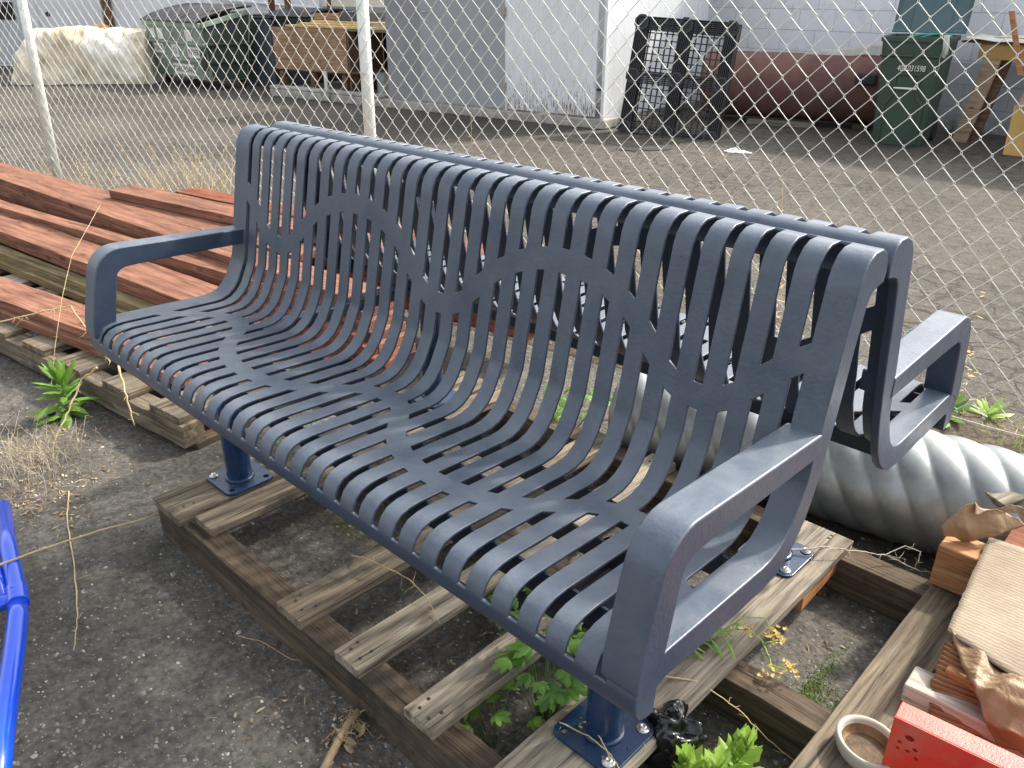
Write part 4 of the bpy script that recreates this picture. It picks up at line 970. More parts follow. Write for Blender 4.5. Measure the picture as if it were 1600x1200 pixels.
def surf(name, mat, rows, label, cat, solid=.0035, sub=2, noise_a=.004, nf=9, seed=0, corr=None):
    """rows: list of rows of world points, bilinear refined"""
    nr, nc = len(rows), len(rows[0]); K = 12; b = MB(); H_ = (nr-1)*K; W_ = (nc-1)*K
    for i in range(H_+1):
        for j in range(W_+1):
            r = min(nr-2, i//K); c = min(nc-2, j//K); fr = i/K-r; fc = j/K-c
            p = (Vector(rows[r][c])*(1-fc)+Vector(rows[r][c+1])*fc)*(1-fr)+(Vector(rows[r+1][c])*(1-fc)+Vector(rows[r+1][c+1])*fc)*fr
            h = noise_a*(noise.noise(Vector((p.x*nf, p.y*nf, p.z*nf+seed)))+.4*noise.noise(Vector((p.x*nf*3, p.y*nf*3, seed))))
            if name != 'cardboard_sheet': h = noise_a*(1-2.6*abs(noise.noise(Vector((p.x*nf, p.y*nf*.6, seed))))+.8*abs(noise.noise(Vector((p.x*nf*.7+5, p.y*nf*2, seed)))))
            e = .35 if (i in (0, H_) or j in (0, W_)) else 0
            p = p+Vector((e*.012*noise.noise(Vector((p.x*60, p.y*60, seed))), e*.012*noise.noise(Vector((p.y*60, p.x*60, seed+2))), h))
            if corr: p.z += corr*math.sin(i/H_*2*math.pi*corr_n)
            b.v.append(tuple(p))
    for i in range(H_):
        for j in range(W_): b.f.append((i*(W_+1)+j, (i+1)*(W_+1)+j, (i+1)*(W_+1)+j+1, i*(W_+1)+j+1))
    return tag(b.build(name, mat, smooth=True, solid=solid), label, cat)
zc = .262
A1, A2, A3 = G(1545, 840, zc+.004), G(1640, 872, zc+.01), G(1760, 912, zc)
B1, B2, B3 = G(1512, 912, zc), G(1640, 960, zc+.004), G(1800, 1010, zc)
C1, C2, C3 = G(1480, 986, zc), G(1592, 1062, zc+.002), G(1800, 1130, zc)
M_CARDR = plain('creased_cardboard', (.47, .385, .275), .85, 0, .1, 3, .1, 9)
m_, t_, b_ = nodes('ribbed_cardboard'); v_ = coord(t_, rnd=False)
wv = t_.nodes.new('ShaderNodeTexWave'); wv.bands_direction = 'Y'; wv.inputs['Scale'].default_value = 30; wv.inputs['Distortion'].default_value = 4; wv.inputs['Detail'].default_value = 3; wv.inputs['Detail Scale'].default_value = 2.5; t_.links.new(v_, wv.inputs['Vector'])
c_ = ramp(t_, noi(t_, v_, 7, 7, .7), [(.3, (.22, .165, .11)), (.6, (.31, .245, .17)), (.85, (.37, .30, .215))])
c_ = mix(t_, .25, c_, ramp(t_, wv.outputs['Fac'], [(.2, g3(.72)), (.8, g3(1.1))]), 'MULTIPLY'); c_ = mix(t_, .35, c_, ramp(t_, noi(t_, coord(t_, (2, 30, 30), rnd=False), 2, 5, .7), [(.35, g3(.6)), (.6, g3(1.05))]), 'MULTIPLY')
t_.links.new(c_, b_.inputs['Base Color']); b_.inputs['Roughness'].default_value = .8
bump(t_, b_, math2(t_, 'ADD', math2(t_, 'MULTIPLY', wv.outputs['Fac'], .6), noi(t_, v_, 22, 6, .7)), .3, .004); M_RIB = m_
surf('cardboard_sheet', M_RIB, [[A1, A2, A3], [B1, B2, B3], [C1, C2, C3]], 'large sunlit cardboard sheet lying over the timbers at the right edge', 'cardboard', noise_a=.0025)
D1, D2, D3 = G(1484, 990, zc-.006), G(1590, 1066, zc-.004), G(1800, 1136, zc-.006)
E1, E2, E3 = G(1512, 1068, .235), G(1596, 1100, .262), G(1790, 1190, .24)
F1, F2, F3 = G(1536, 1128, .205), G(1578, 1142, .225), G(1780, 1230, .2)
F1b, F2b, F3b = G(1560, 1160, .175), G(1590, 1172, .185), G(1770, 1260, .17)
surf('kraft_paper', M_KRAFT, [[D1, D2, D3], [E1, E2, E3], [F1, F2, F3], [F1b, F2b, F3b]], 'shiny creased brown paper flap hanging below the cardboard sheet', 'paper', noise_a=.013, nf=17, solid=.0012)
# corrugated torn cardboard
def corrugated():
    b = MB(); n = 150; k = 14
    L0, L1 = [G(1474, 1000, .248), G(1449, 1062, .20), G(1446, 1128, .155)], [G(1600, 1075, .245), G(1640, 1130, .20), G(1680, 1215, .150)]
    def lerp3(P, f): f *= 2; i = min(1, int(f)); return P[i].lerp(P[i+1], f-i)
    for i in range(n+1):
        f = i/n; a = lerp3(L0, f); c = lerp3(L1, f)
        a = a+(c-a)*(.03+.035*noise.noise(Vector((f*9, 0, 2)))+.02*noise.noise(Vector((f*31, 0, 5))))
        for j in range(k+1):
            g = j/k; p = a.lerp(c, g); p.z += .0042*math.sin(f*2*math.pi*17+1.3*math.sin(g*3))+.010*math.sin(g*5)*(1-f)*.5-.02*g*(1-g)
            b.v.append(tuple(p))
    for i in range(n):
        for j in range(k): b.f.append((i*(k+1)+j, (i+1)*(k+1)+j, (i+1)*(k+1)+j+1, i*(k+1)+j+1))
    return tag(b.build('corrugated_cardboard', M_BROWNC, smooth=True, solid=.0015), 'torn brown corrugated cardboard with open ribs under the paper flap', 'cardboard')
corrugated()
surf('torn_paper', M_KRAFT, [[G(1468, 822, .30), G(1500, 802, .335), G(1522, 790, .36), G(1524, 806, .345)],
     [G(1474, 838, .27), G(1510, 830, .30), G(1545, 818, .31), G(1570, 806, .315)],
     [G(1490, 850, .245), G(1525, 852, .25), G(1560, 846, .265), G(1600, 826, .285)]], 'torn brown paper sticking up behind the orange timber', 'paper', noise_a=.016, nf=16, seed=5, solid=.0012)
surf('torn_paper', M_KRAFT, [[G(1545, 798, .33), G(1580, 796, .33), G(1640, 806, .33)], [G(1555, 806, .315), G(1590, 808, .315), G(1645, 822, .31)]], 'strip of brown paper curling over the dark timber at the right edge', 'paper', noise_a=.01, nf=14, seed=8, solid=.0012)
# cup
c = G(1352, 1180, .142); m = MB()
m.lathe([(.001, .0), (.045, 0), (.052, .012), (.056, .035), (.055, .040), (.050, .041), (.046, .036), (.043, .016), (.036, .012), (.001, .012)], 48, Matrix.Scale(1.15, 4, (1, 0, 0)), cap=False)
o = m.build('ceramic_dish', M_CUP, loc=c, rot=(0, 0, R(-25)), smooth=True); tag(o, 'round dirty white ceramic dish standing on the grey deck board', 'dish')
m = MB(); m.lathe([(.001, 0), (.0370, 0), (.0370, .0015), (.001, .002)], 32, Matrix.Scale(1.14, 4, (1, 0, 0))); m.build('dirt', plain('wet_dirt', (.09, .05, .02), .7, 0, .5, 60, .5, 90), o, loc=(0, 0, .0125))
m = MB(); m.lathe([(.0440, .030), (.0425, .0165), (.036, .0128)], 48, Matrix.Scale(1.15, 4, (1, 0, 0)), cap=False); m.build('stained_lining', plain('brown_stain', (.20, .12, .05), .6, 0, .5, 40, .2), o, smooth=True)
# red channel
rp = empty('red_steel_channel', G(1398, 1119, .30), 0, label='bright red perforated steel channel at the bottom right corner', cat='steel channel')
pA, pB = G(1398, 1119, .30), G(1572, 1203, .30); d = (pB-pA).normalized(); rp.rotation_euler = (0, 0, math.atan2(d.y, d.x)); bpy.context.view_layer.update()
bm = bmesh.new(); w_, h_ = .62, .12; outl = [(0, 0), (w_, 0), (w_, -h_), (.0, -h_)]
vo = [bm.verts.new((x, 0, z)) for x, z in outl]; es = [bm.edges.new((vo[i], vo[(i+1) % 4])) for i in range(4)]
for hx, hz, r_, sq in ((.032, -.032, .0065, 0), (.018, -.050, .0045, 1), (.045, -.052, .0045, 1), (.018, -.066, .004, 1), (.034, -.062, .004, 1), (.05, -.070, .004, 1), (.28, -.034, .006, 0), (.26, -.052, .004, 1), (.295, -.055, .004, 1), (.47, -.034, .006, 0)):
    k = 4 if sq else 12; vh = [bm.verts.new((hx+r_*math.cos(2*math.pi*i/k)*1.25, 0, hz+r_*math.sin(2*math.pi*i/k))) for i in range(k)]; es += [bm.edges.new((vh[i], vh[(i+1) % k])) for i in range(k)]
bmesh.ops.triangle_fill(bm, edges=es, use_beauty=True)
me = bpy.data.meshes.new('face_plate'); bm.to_mesh(me); bm.free(); me.materials.append(M_RPLATE); o = bpy.data.objects.new('face_plate', me); COL.objects.link(o); o.parent = rp
md = o.modifiers.new('s', 'SOLIDIFY'); md.thickness = .003; md.offset = 0; md = o.modifiers.new('b', 'BEVEL'); md.width = .0008; md.segments = 2
m = MB(); m.box(0, w_, .0016, .045, -.004, 0); m.build('top_flange', M_RPLATE, rp, bevel=.0015); m = MB(); m.box(0, w_, .041, .045, -h_, -.0042); m.build('back_plate', M_RPLATE, rp, bevel=.001)

# crumpled black plastic bag
def bag():
    bm = bmesh.new(); bmesh.ops.create_icosphere(bm, subdivisions=5, radius=1)
    for v in bm.verts:
        p = v.co.copy(); n = 0
        for q, (f, a) in enumerate(((1.25, .42), (2.3, .20), (4.2, .05))):
            n += a*(1-2*abs(noise.noise(p*f+Vector((q*7, 3, 1)))))
        k = .62+n; v.co = Vector((p.x*.055*k, p.y*.045*k, (p.z*.060)*k))
    mn = min(v.co.z for v in bm.verts)
    for v in bm.verts: v.co.z -= mn
    me = bpy.data.meshes.new('plastic_bag'); bm.to_mesh(me); bm.free()
    for p in me.polygons: p.use_smooth = True
    mm = plain('black_plastic_film', (.008, .008, .009), .16, 0, .2, 5, .5, 45); me.materials.append(mm)
    o = bpy.data.objects.new('plastic_bag', me); COL.objects.link(o); o.location = G(1046, 1188, .02); o.rotation_euler = (R(6), R(-8), R(20)); o.scale = (1.25, 1.2, 1.15)
    tag(o, 'crumpled black plastic bag beside the front foot of the bench', 'plastic bag')
bag()

# blue tubular frame at the left edge
M_BLUE = plain('glossy_blue_paint', (.006, .07, .62), .22, 0, .12, 6, .05, 60, coat=.6)
bf = empty('blue_tube_frame', G(20, 950, .0), 0, label='glossy bright blue tubular steel frame at the lower left edge', cat='tube frame'); bpy.context.view_layer.update()
iv = bf.matrix_world.inverted()
Z = .10
m = MB(); m.tube([iv @ G(4, 792, Z), iv @ G(14, 860, Z), iv @ G(27, 925, Z), iv @ G(29, 948, Z)], .0225, 24); m.build('tube', M_BLUE, bf, smooth=True)
pts = [G(28, 940, Z), G(28, 965, Z), G(23, 1010, Z), G(12, 1090, Z), G(2, 1160, Z), G(-10, 1260, Z)]
m = MB(); m.tube([iv @ p for p in pts], .0235, 24); m.build('tube', M_BLUE, bf, smooth=True)
m = MB(); m.tube([iv @ G(26, 921, Z+.001), iv @ G(28.5, 945, Z+.001)], [.0262, .0262], 24); m.build('collar', M_BLUE, bf, bevel=.002)
m = MB(); m.tube([iv @ G(24, 936, Z+.004), iv @ G(6, 941, Z), iv @ G(-40, 962, Z)], [.014, .018, .02], 16); m.build('cross_tube', M_BLUE, bf, smooth=True)
m = MB(); m.tube([iv @ G(-16, 860, Z), iv @ G(4, 935, Z)], .016, 16); m.build('brace_tube', M_BLUE, bf, smooth=True)
m = MB(); m.lathe([(.001, 0), (.007, 0), (.007, .004), (.004, .006), (.001, .006)], 12); m.build('bolt', M_BLUE, bf, loc=iv @ G(21, 919, Z+.022), smooth=True)

# ------------------------------------------------------------------ plants
def leafmat(name, a, b_, tr=.35, rough=.5):
    m = bpy.data.materials.new(name); m.use_nodes = True; t = m.node_tree; b = t.nodes['Principled BSDF']; out = t.nodes['Material Output']
    geo = t.nodes.new('ShaderNodeNewGeometry'); c = ramp(t, geo.outputs['Random Per Island'], [(0, a), (1, b_)])
    v = coord(t); c = mix(t, .4, c, ramp(t, noi(t, v, 40, 4), [(.3, g3(.7)), (.7, g3(1.15))]), 'MULTIPLY')
    t.links.new(c, b.inputs['Base Color']); b.inputs['Roughness'].default_value = rough
    tn = t.nodes.new('ShaderNodeBsdfTranslucent'); t.links.new(c, tn.inputs[0]); ms = t.nodes.new('ShaderNodeMixShader'); ms.inputs[0].default_value = tr
    t.links.new(b.outputs[0], ms.inputs[1]); t.links.new(tn.outputs[0], ms.inputs[2]); t.links.new(ms.outputs[0], out.inputs[0]); return m
M_LEAF = leafmat('green_leaf', (.10, .22, .025), (.22, .40, .06))
M_LEAFD = leafmat('darker_leaf', (.07, .17, .025), (.17, .33, .06))
M_LEAFY = leafmat('yellow_green_leaf', (.28, .46, .07), (.42, .58, .14))
M_STRAW = leafmat('dry_straw', (.50, .38, .18), (.68, .55, .32), .15, .8)
M_STRAWP = leafmat('pale_dry_grass', (.45, .39, .30), (.64, .58, .47), .15, .85)
M_TWIG = plain('brown_twig', (.36, .26, .15), .8, 0, .25, 30, .3, 120)
def leaf(m, p, az, el, L, W, droop, serr=0, n=7, rr=random, cup=.25):
    d = Vector((math.cos(az)*math.cos(el), math.sin(az)*math.cos(el), math.sin(el))); s = Vector((-math.sin(az), math.cos(az), 0)); o = len(m.v); q = Vector(p)
    for i in range(n+1):
        f = i/n; w_ = W*math.sin(math.pi*min(1, f*.92+.06))**.8*(1 if i < n else .05)
        if serr: w_ *= 1+serr*(1 if i % 2 else -1)
        nn = s.cross(d).normalized()
        m.v += [tuple(q-s*w_*.5-nn*w_*-cup), tuple(q), tuple(q+s*w_*.5-nn*w_*-cup)]
        d = (d+Vector((0, 0, -droop/n))).normalized(); q = q+d*(L/n)
    for i in range(n):
        for k in range(2): m.f.append((o+i*3+k, o+i*3+k+1, o+(i+1)*3+k+1, o+(i+1)*3+k))
def stem(m, p, tip, bend, r, n=7, k=5, rr=random):
    p = Vector(p); tip = Vector(tip); pts = [p.lerp(tip, i/n)+Vector(bend)*math.sin(math.pi*i/n)+Vector((rr.uniform(-1, 1), rr.uniform(-1, 1), rr.uniform(-1, 1)))*r*1.2 for i in range(n+1)]
    m.tube(pts, [r*(1-.55*i/n) for i in range(n+1)], k); return pts
def rosette(name, loc, n, L, W, h, mat, label, cat='weed', seed=1, serr=.12, stems=1, el=(.2, 1.3), droop=1.2):
    rr = random.Random(seed); t = empty(name, loc, label=label, cat=cat); m = MB(); ms = MB()
    for s in range(stems):
        b0 = Vector((rr.uniform(-.02, .02)*stems, rr.uniform(-.02, .02)*stems, 0)); hh = h*rr.uniform(.7, 1.1); top = b0+Vector((rr.uniform(-.2, .2)*hh, rr.uniform(-.2, .2)*hh, hh))
        if h > .03: stem(ms, b0, top, (0, 0, 0), .0035, rr=rr)
        for i in range(n):
            f = i/n; az = i*2.4+rr.uniform(-.3, .3); e = el[0]+(el[1]-el[0])*f+rr.uniform(-.2, .2)
            leaf(m, b0.lerp(top, f**.8), az, e, L*rr.uniform(.7, 1.15)*(1-.35*f), W*rr.uniform(.8, 1.2)*(1-.3*f), droop*rr.uniform(.6, 1.3)*(1-.5*f), serr, rr=rr)
    m.build('foliage', mat, t, smooth=True)
    if ms.v: ms.build('stem', mat, t, smooth=True)
    return t
rosette('weed_plant', G(108, 655), 34, .15, .034, .20, M_LEAF, 'bright green leafy weed growing against the left pallet', seed=3, stems=1, droop=1.3)
rosette('weed_plant', G(1110, 1240, .0), 30, .085, .026, .13, M_LEAFY, 'fresh light green weed at the bottom edge beside the black bag', seed=5, serr=.22, stems=3, el=(.5, 1.4), droop=.5)
rosette('weed_plant', G(1380, 690)+Vector((.10, .32, 0)), 16, .17, .035, .05, M_LEAF, 'bright green weed growing behind the pipe at the fence', seed=8, el=(.3, 1.2), droop=.6)
rosette('weed_plant', G(1545, 655), 14, .13, .028, .04, M_LEAFY, 'low yellow-green weed behind the pipe near the right edge', seed=9, el=(.3, 1.2), droop=.8)
def lobed(name, loc, n, seed, label, spread, h, mat=M_LEAFD, sz=.05):
    rr = random.Random(seed); t = empty(name, loc, label=label, cat='weed'); m = MB(); ms = MB()
    for i in range(n):
        a = rr.uniform(0, 6.28); r_ = spread*math.sqrt(rr.random()); tip = Vector((r_*math.cos(a), r_*math.sin(a), h*rr.uniform(.45, 1.0)))
        stem(ms, (r_*.2*math.cos(a), r_*.2*math.sin(a), 0), tip, (0, 0, .01), .0013, 4, 4, rr)
        az = a+rr.uniform(-.6, .6); L = sz*rr.uniform(.7, 1.3); e = rr.uniform(-.2, .5)
        for k, (da, f) in enumerate(((0, 1), (.65, .82), (-.65, .82), (1.35, .6), (-1.35, .6))):
            leaf(m, tip, az+da, e-.1*abs(da), L*f, L*.42*f, .7, .16, 7, rr, .12)
    m.build('foliage', mat, t, smooth=True); ms.build('stems', mat, t, smooth=True); return t
lobed('leafy_weed', (.30, .46, 0), 30, 11, 'lobed green weed under the seat behind the second pallet board', .12, .15)
lobed('leafy_weed', (.50, .27, 0), 28, 12, 'dense lobed green weed beside the front foot of the bench', .10, .26)
lobed('leafy_weed', (.47, .14, 0), 8, 15, 'small lobed weed low in front of the bench foot', .09, .13, M_LEAF)
lobed('leafy_weed', (-.35, 1.35, 0), 22, 16, 'green weed behind the bench seen through the slats', .15, .16, M_LEAF)
lobed('leafy_weed', (-.9, .55, 0), 14, 17, 'small weed in the shade between the two pallets', .1, .1, M_LEAFD, .035)

def grass_tuft(name, loc, n, h, mat, label, seed, spread=.05, lean=(0, 0), heads=True, r=.0011, cat='dry grass', curl=.3):
    rr = random.Random(seed); m = MB()
    for i in range(n):
        a = rr.uniform(0, 6.28); b0 = Vector((spread*rr.gauss(0, .6), spread*rr.gauss(0, .6), 0)); L = h*rr.uniform(.4, 1.1)
        dx = (rr.gauss(0, .32)+lean[0])*L; dy = (rr.gauss(0, .32)+lean[1])*L
        pts = [b0+Vector((dx*f+curl*L*.3*math.sin(a)*f*f, dy*f+curl*L*.3*math.cos(a)*f*f, L*(f-.25*f*f*abs(rr.gauss(0, .5))))) for f in (0, .2, .4, .6, .8, 1)]
        m.tube(pts, [r, r*.95, r*.85, r*.7, r*.6, r*.4], 4, caps=False)
        if heads and rr.random() < .45:
            for k in range(9):
                q = pts[-1].lerp(pts[-3], k/9); leaf(m, q, rr.uniform(0, 6.28), rr.uniform(.3, 1.2), .016, .004, .3, 0, 3, rr)
    o = m.build(name, mat, loc=loc, smooth=True); return tag(o, label, cat)
gx = FEN.w(-2.15, -.12, 0); grass_tuft('dry_grass_tuft', FEN.w(-1.35, -.14, 0), 110, .66, M_STRAW, 'tall dry grass clump at the fence between the lumber and the bench', 21, .16, (-.12, 0), True, .0018)
grass_tuft('dry_grass_tuft', FEN.w(-1.02, -.10, 0), 70, .55, M_STRAW, 'shorter dry grass clump at the fence just left of the bench back', 22, .12, (.05, 0))
grass_tuft('dry_grass_tuft', FEN.w(-2.55, -.1, .0), 40, .60, M_STRAW, 'sparse dry grass stalks at the fence behind the red lumber', 23, .12, (.1, 0))
for i, (s_, n_, h_, hd) in enumerate(((-.35, 20, .30, 'fourth'), (.2, 20, .34, 'fifth'), (.8, 22, .30, 'sixth'), (1.5, 20, .28, 'seventh'), (2.1, 16, .26, 'eighth'))):
    grass_tuft('dry_grass_tuft', FEN.w(s_, -.08, 0), n_, h_, M_STRAW, 'dry grass along the fence foot behind the bench, %s clump from the left' % hd, 30+i, .2, (.05, 0))
grass_tuft('dry_grass_tuft', G(20, 745), 190, .17, M_STRAWP, 'matted pale dead grass clump at the left edge above the blue frame', 41, .15, (.15, -.1), False, .0010, curl=1.6)['kind'] = 'stuff'
grass_tuft('dry_grass_tuft', G(60, 712), 60, .09, M_STRAW, 'low brown dead grass under the green weed at the left pallet', 42, .10, (.0, -.2), False, .0009, curl=1.5)['kind'] = 'stuff'
# tall thin weed stems by the fence (right) and in the yard
def tall_weed(name, loc, n, h, mat, label, seed, flower=None, lean=(0, 0)):
    rr = random.Random(seed); t = empty(name, loc, label=label, cat='weed'); m = MB(); lf = MB(); fl = MB()
    for i in range(n):
        b0 = Vector((rr.gauss(0, .03), rr.gauss(0, .03), 0)); tip = b0+Vector((rr.gauss(0, .12)*h+lean[0], rr.gauss(0, .12)*h+lean[1], h*rr.uniform(.55, 1.05)))
        pts = stem(m, b0, tip, (rr.gauss(0, .02), rr.gauss(0, .02), 0), .0020, 9, 5, rr)
        for k in range(int((26 if mat is M_LEAFY or mat is M_LEAF else 11)*h/.4)):
            f = rr.uniform(.08, .97); j = int(f*9); q = pts[j].lerp(pts[min(9, j+1)], f*9-j); leaf(lf, q, rr.uniform(0, 6.28), rr.uniform(-.2, .9), .05*rr.uniform(.5, 1.2)*(1-.5*f), .008, .6, 0, 4, rr)
        for k in range(5 if flower else 0):
            q = pts[-1]+Vector((rr.gauss(0, .012), rr.gauss(0, .012), rr.gauss(0, .008))); 
            for z in range(4): leaf(fl, q, z*1.57, .5, .007, .006, .2, 0, 2, rr)
    m.build('stems', mat, t, smooth=True); lf.build('foliage', mat, t, smooth=True)
    if fl.v: fl.build('flowers', flower, t, smooth=True)
M_FLOW = leafmat('straw_flower', (.62, .44, .10), (.75, .58, .24), .2, .8)
tall_weed('tall_weed', G(1588, 728)+Vector((.02, .16, 0)), 3, .42, M_LEAFY, 'tall feathery green weed at the fence by the right edge', 51)
tall_weed('tall_weed', G(1490, 650), 3, .26, M_STRAW, 'small dry flowering weed behind the rear armrest', 52, M_FLOW)
tall_weed('tall_weed', FEN.w(.93, -.1, .0), 1, .95, M_TWIG, 'single dry brown stalk standing at the fence right of the middle post', 53)
tall_weed('tall_weed', FEN.w(2.15, .3, .0), 2, .75, M_STRAW, 'thin straw stalk behind the bench in front of the white rag', 54)
tall_weed('tall_weed', FEN.w(2.75, .3, .0), 1, .6, M_STRAW, 'thin straw stalk in front of the green cart', 55)
tall_weed('tall_weed', FEN.w(1.62, .2, .0), 2, .62, M_STRAW, 'pair of thin dry stalks in the middle behind the bench', 56)
tall_weed('curb_weed', CB.w(CB.sz(515, 158)[0], -.06, 0), 5, .28, M_LEAF, 'green weed tuft growing at the foot of the concrete curb', 57)
tall_weed('curb_weed', CB.w(CB.sz(463, 154)[0], -.05, 0), 4, .12, M_LEAF, 'very small weed tuft at the curb foot under the plywood box', 58)
tall_weed('dry_stalk_tuft', CB.w(CB.sz(786, 188)[0], -.05, 0), 5, .16, M_STRAW, 'small dry tuft at the foot of the shed between the grey and white doors', 59)

def stalk(name, pts, r, mat, label, twigs=0, seed=1, cat='dry stalk', tw=.03):
    rr = random.Random(seed); m = MB(); P_ = []
    for i in range(len(pts)-1):
        for k in range(6): f = k/6; P_.append(Vector(pts[i]).lerp(Vector(pts[i+1]), f)+Vector([rr.uniform(-1, 1)*r*.7 for _ in range(3)]))
    P_.append(Vector(pts[-1])); n = len(P_); m.tube(P_, [r*(1-.5*i/n)*rr.uniform(.9, 1.12) for i in range(n)], 7)
    for k in range(twigs):
        i = rr.randrange(n//6, n); a = rr.uniform(0, 6.28); q = P_[i]; L = tw*rr.uniform(.4, 1.6); v = Vector((math.cos(a), math.sin(a), rr.uniform(-.9, .5)))
        pp_ = [q+v*L*f+Vector((rr.uniform(-.2, .2)*L*f, rr.uniform(-.2, .2)*L*f, -.3*L*f*f)) for f in (0, .35, .7, 1)]
        for z in pp_: z.z = max(z.z, .006)
        m.tube(pp_, [r*.4, r*.3, r*.22, r*.12], 4)
    return tag(m.build(name, mat, smooth=True), label, cat)
stalk('dry_stalk', [G(-10, 506, .22), G(60, 488, .26), G(110, 478, .28), G(172, 563, .20)][:3]+[G(172, 565, .30)], .0034, M_STRAW, 'long pale dry stalk reaching over the left pallet to the seat corner', 26, 61)
stalk('dry_stalk', [G(152, 575, .28), G(128, 592, .24), G(108, 640, .16), G(84, 690, .08), G(82, 722, .01)], .0038, M_STRAW, 'curved dry stalk hanging down in front of the green weed', 14, 62, tw=.02)
stalk('dry_stalk', [G(186, 572, .27), G(197, 620, .19), G(210, 665, .10)], .0042, M_STRAW, 'short thick straw piece leaning on the end of the left pallet', 6, 63, tw=.02)
stalk('dry_stalk', [G(-20, 890, .13), G(110, 843, .10), G(246, 804, .08)], .0038, M_STRAW, 'straight yellow straw lying across the ground from the blue frame to the pallet', 0, 64)
stalk('dry_stalk', [G(108, 768, .006), G(104, 810, .006), G(117, 895, .008), G(121, 960, .006), G(115, 1016, .005)], .0026, M_STRAW, 'long knotted dry stem lying on the pavement right of the blue frame', 9, 65, tw=.025)
stalk('dry_stalk', [G(157, 320, .40), G(112, 400, .36), G(98, 460, .32), G(86, 540, .22), G(80, 610, .08)], .0012, M_STRAW, 'thin wiry dry stem rising in front of the lumber pile', 26, 66, tw=.02)
stalk('dry_twig', [G(1228, 860, .155), G(1290, 855, .17), G(1345, 862, .16), G(1385, 868, .14), G(1438, 893, .10)], .0022, M_STRAWP, 'pale branching twig sticking out from the rear bench foot', 22, 67, tw=.04)
stalk('dry_twig', [G(1380, 868, .14), G(1415, 853, .16), G(1438, 862, .15), G(1434, 880, .13)], .0014, M_STRAWP, 'thin curled twig end near the square timber', 10, 68, tw=.02)
stalk('dry_stalk', [G(1030, 1056, .15), G(1090, 1064, .14), G(1150, 1105, .11), G(1200, 1155, .06), G(1245, 1192, .02)], .0018, M_STRAW, 'thin curved straw crossing from the end board to the dish', 12, 69, tw=.02)
stalk('dry_stalk', [G(874, 1128, .15), G(920, 1150, .16), G(955, 1180, .155), G(975, 1215, .15)], .0016, M_STRAW, 'bent straw lying over the front foot plate', 2, 70)
stalk('dry_stalk', [G(912, 1128, .16), G(925, 1130, .18), G(945, 1165, .16), G(962, 1205, .15)], .0016, M_STRAW, 'kinked straw leaning on the front foot plate', 0, 71)
stalk('dry_vine', [G(548, 868, .15), G(572, 872, .18), G(640, 905, .17), G(668, 935, .16), G(688, 975, .145)], .0018, M_TWIG, 'thin brown vine draped over the pallet boards under the seat', 12, 72, tw=.03)
stalk('dry_stalk', [G(372, 993, .004), G(410, 1003, .01), G(455, 1030, .008), G(470, 1032, .004)], .0016, M_TWIG, 'fine curved twig on the pavement beside the pallet beam', 3, 73)
def flowering():
    t = empty('flowering_weed', (.80, .33, 0), label='leaning green weed with small yellow flower heads right of the armrest', cat='weed'); bpy.context.view_layer.update(); iv = t.matrix_world.inverted(); rr = random.Random(5); m = MB(); lf = MB(); fl = MB()
    for P_ in ([G(1040, 1030, .12), G(1090, 1000, .17), G(1130, 985, .18), G(1165, 982, .18)], [G(1165, 982, .18), G(1190, 1000, .17), G(1203, 1030, .15), G(1205, 1050, .14)], [G(1130, 985, .18), G(1160, 965, .2), G(1195, 965, .2), G(1207, 990, .18)], [G(1203, 1040, .15), G(1225, 1045, .15), G(1237, 1040, .15)], [G(1195, 1005, .17), G(1215, 1000, .17)]):
        P_ = [iv @ p for p in P_]; m.tube(P_, .0018, 5)
        for q in P_[-1:]:
            fl = MB()
            for k in range(16):
                c = q+Vector((rr.gauss(0, .009), rr.gauss(0, .009), rr.gauss(0, .006)))
                for z in range(3): leaf(fl, c, rr.uniform(0, 6.28), .6, .008, .006, .2, 0, 2, rr)
            fl.build('flower_head', M_FLOW, t, smooth=True)
    for k in range(22):
        q = iv @ G(1040+k*5.5, 1025-k*2.0, .14+.002*k); leaf(lf, q, rr.uniform(0, 6.28), rr.uniform(-.3, .6), .06*rr.uniform(.5, 1.2), .008, .9, 0, 6, rr)
    m.build('stems', M_LEAFY, t, smooth=True); lf.build('foliage', M_LEAF, t, smooth=True)
flowering()
# withered root at the bottom
def root():
    rr = random.Random(9); m = MB(); P_ = [G(500, 1215, .02), G(522, 1170, .03), G(545, 1130, .035), G(562, 1112, .03)]
    m.tube(P_, [.009, .0085, .009, .006], 9)
    for k in range(34):
        q = P_[2].lerp(P_[3], rr.uniform(-.9, 1.1)); L = rr.uniform(.02, .06); a = rr.uniform(0, 6.28); v = Vector((math.cos(a), math.sin(a), rr.uniform(-.3, .6)))
        pts = [q+v*L*f+Vector((rr.gauss(0, .006), rr.gauss(0, .006), -.02*f*f)) for f in (0, .3, .6, 1)]
        for z in pts: z.z = max(z.z, .006)
        m.tube(pts, [.002, .0014, .0010, .0005], 4)
    for k in range(16): q = P_[1].lerp(P_[3], rr.random()); leaf(m, q+Vector((rr.gauss(0, .012), rr.gauss(0, .012), 0)), rr.uniform(0, 6.28), rr.uniform(-.4, .6), .035, .014, 1.6, 0, 5, rr, .6)
    tag(m.build('withered_root', M_TWIG, smooth=True), 'withered brown root stub lying against the pallet beam at the bottom', 'root')
root()
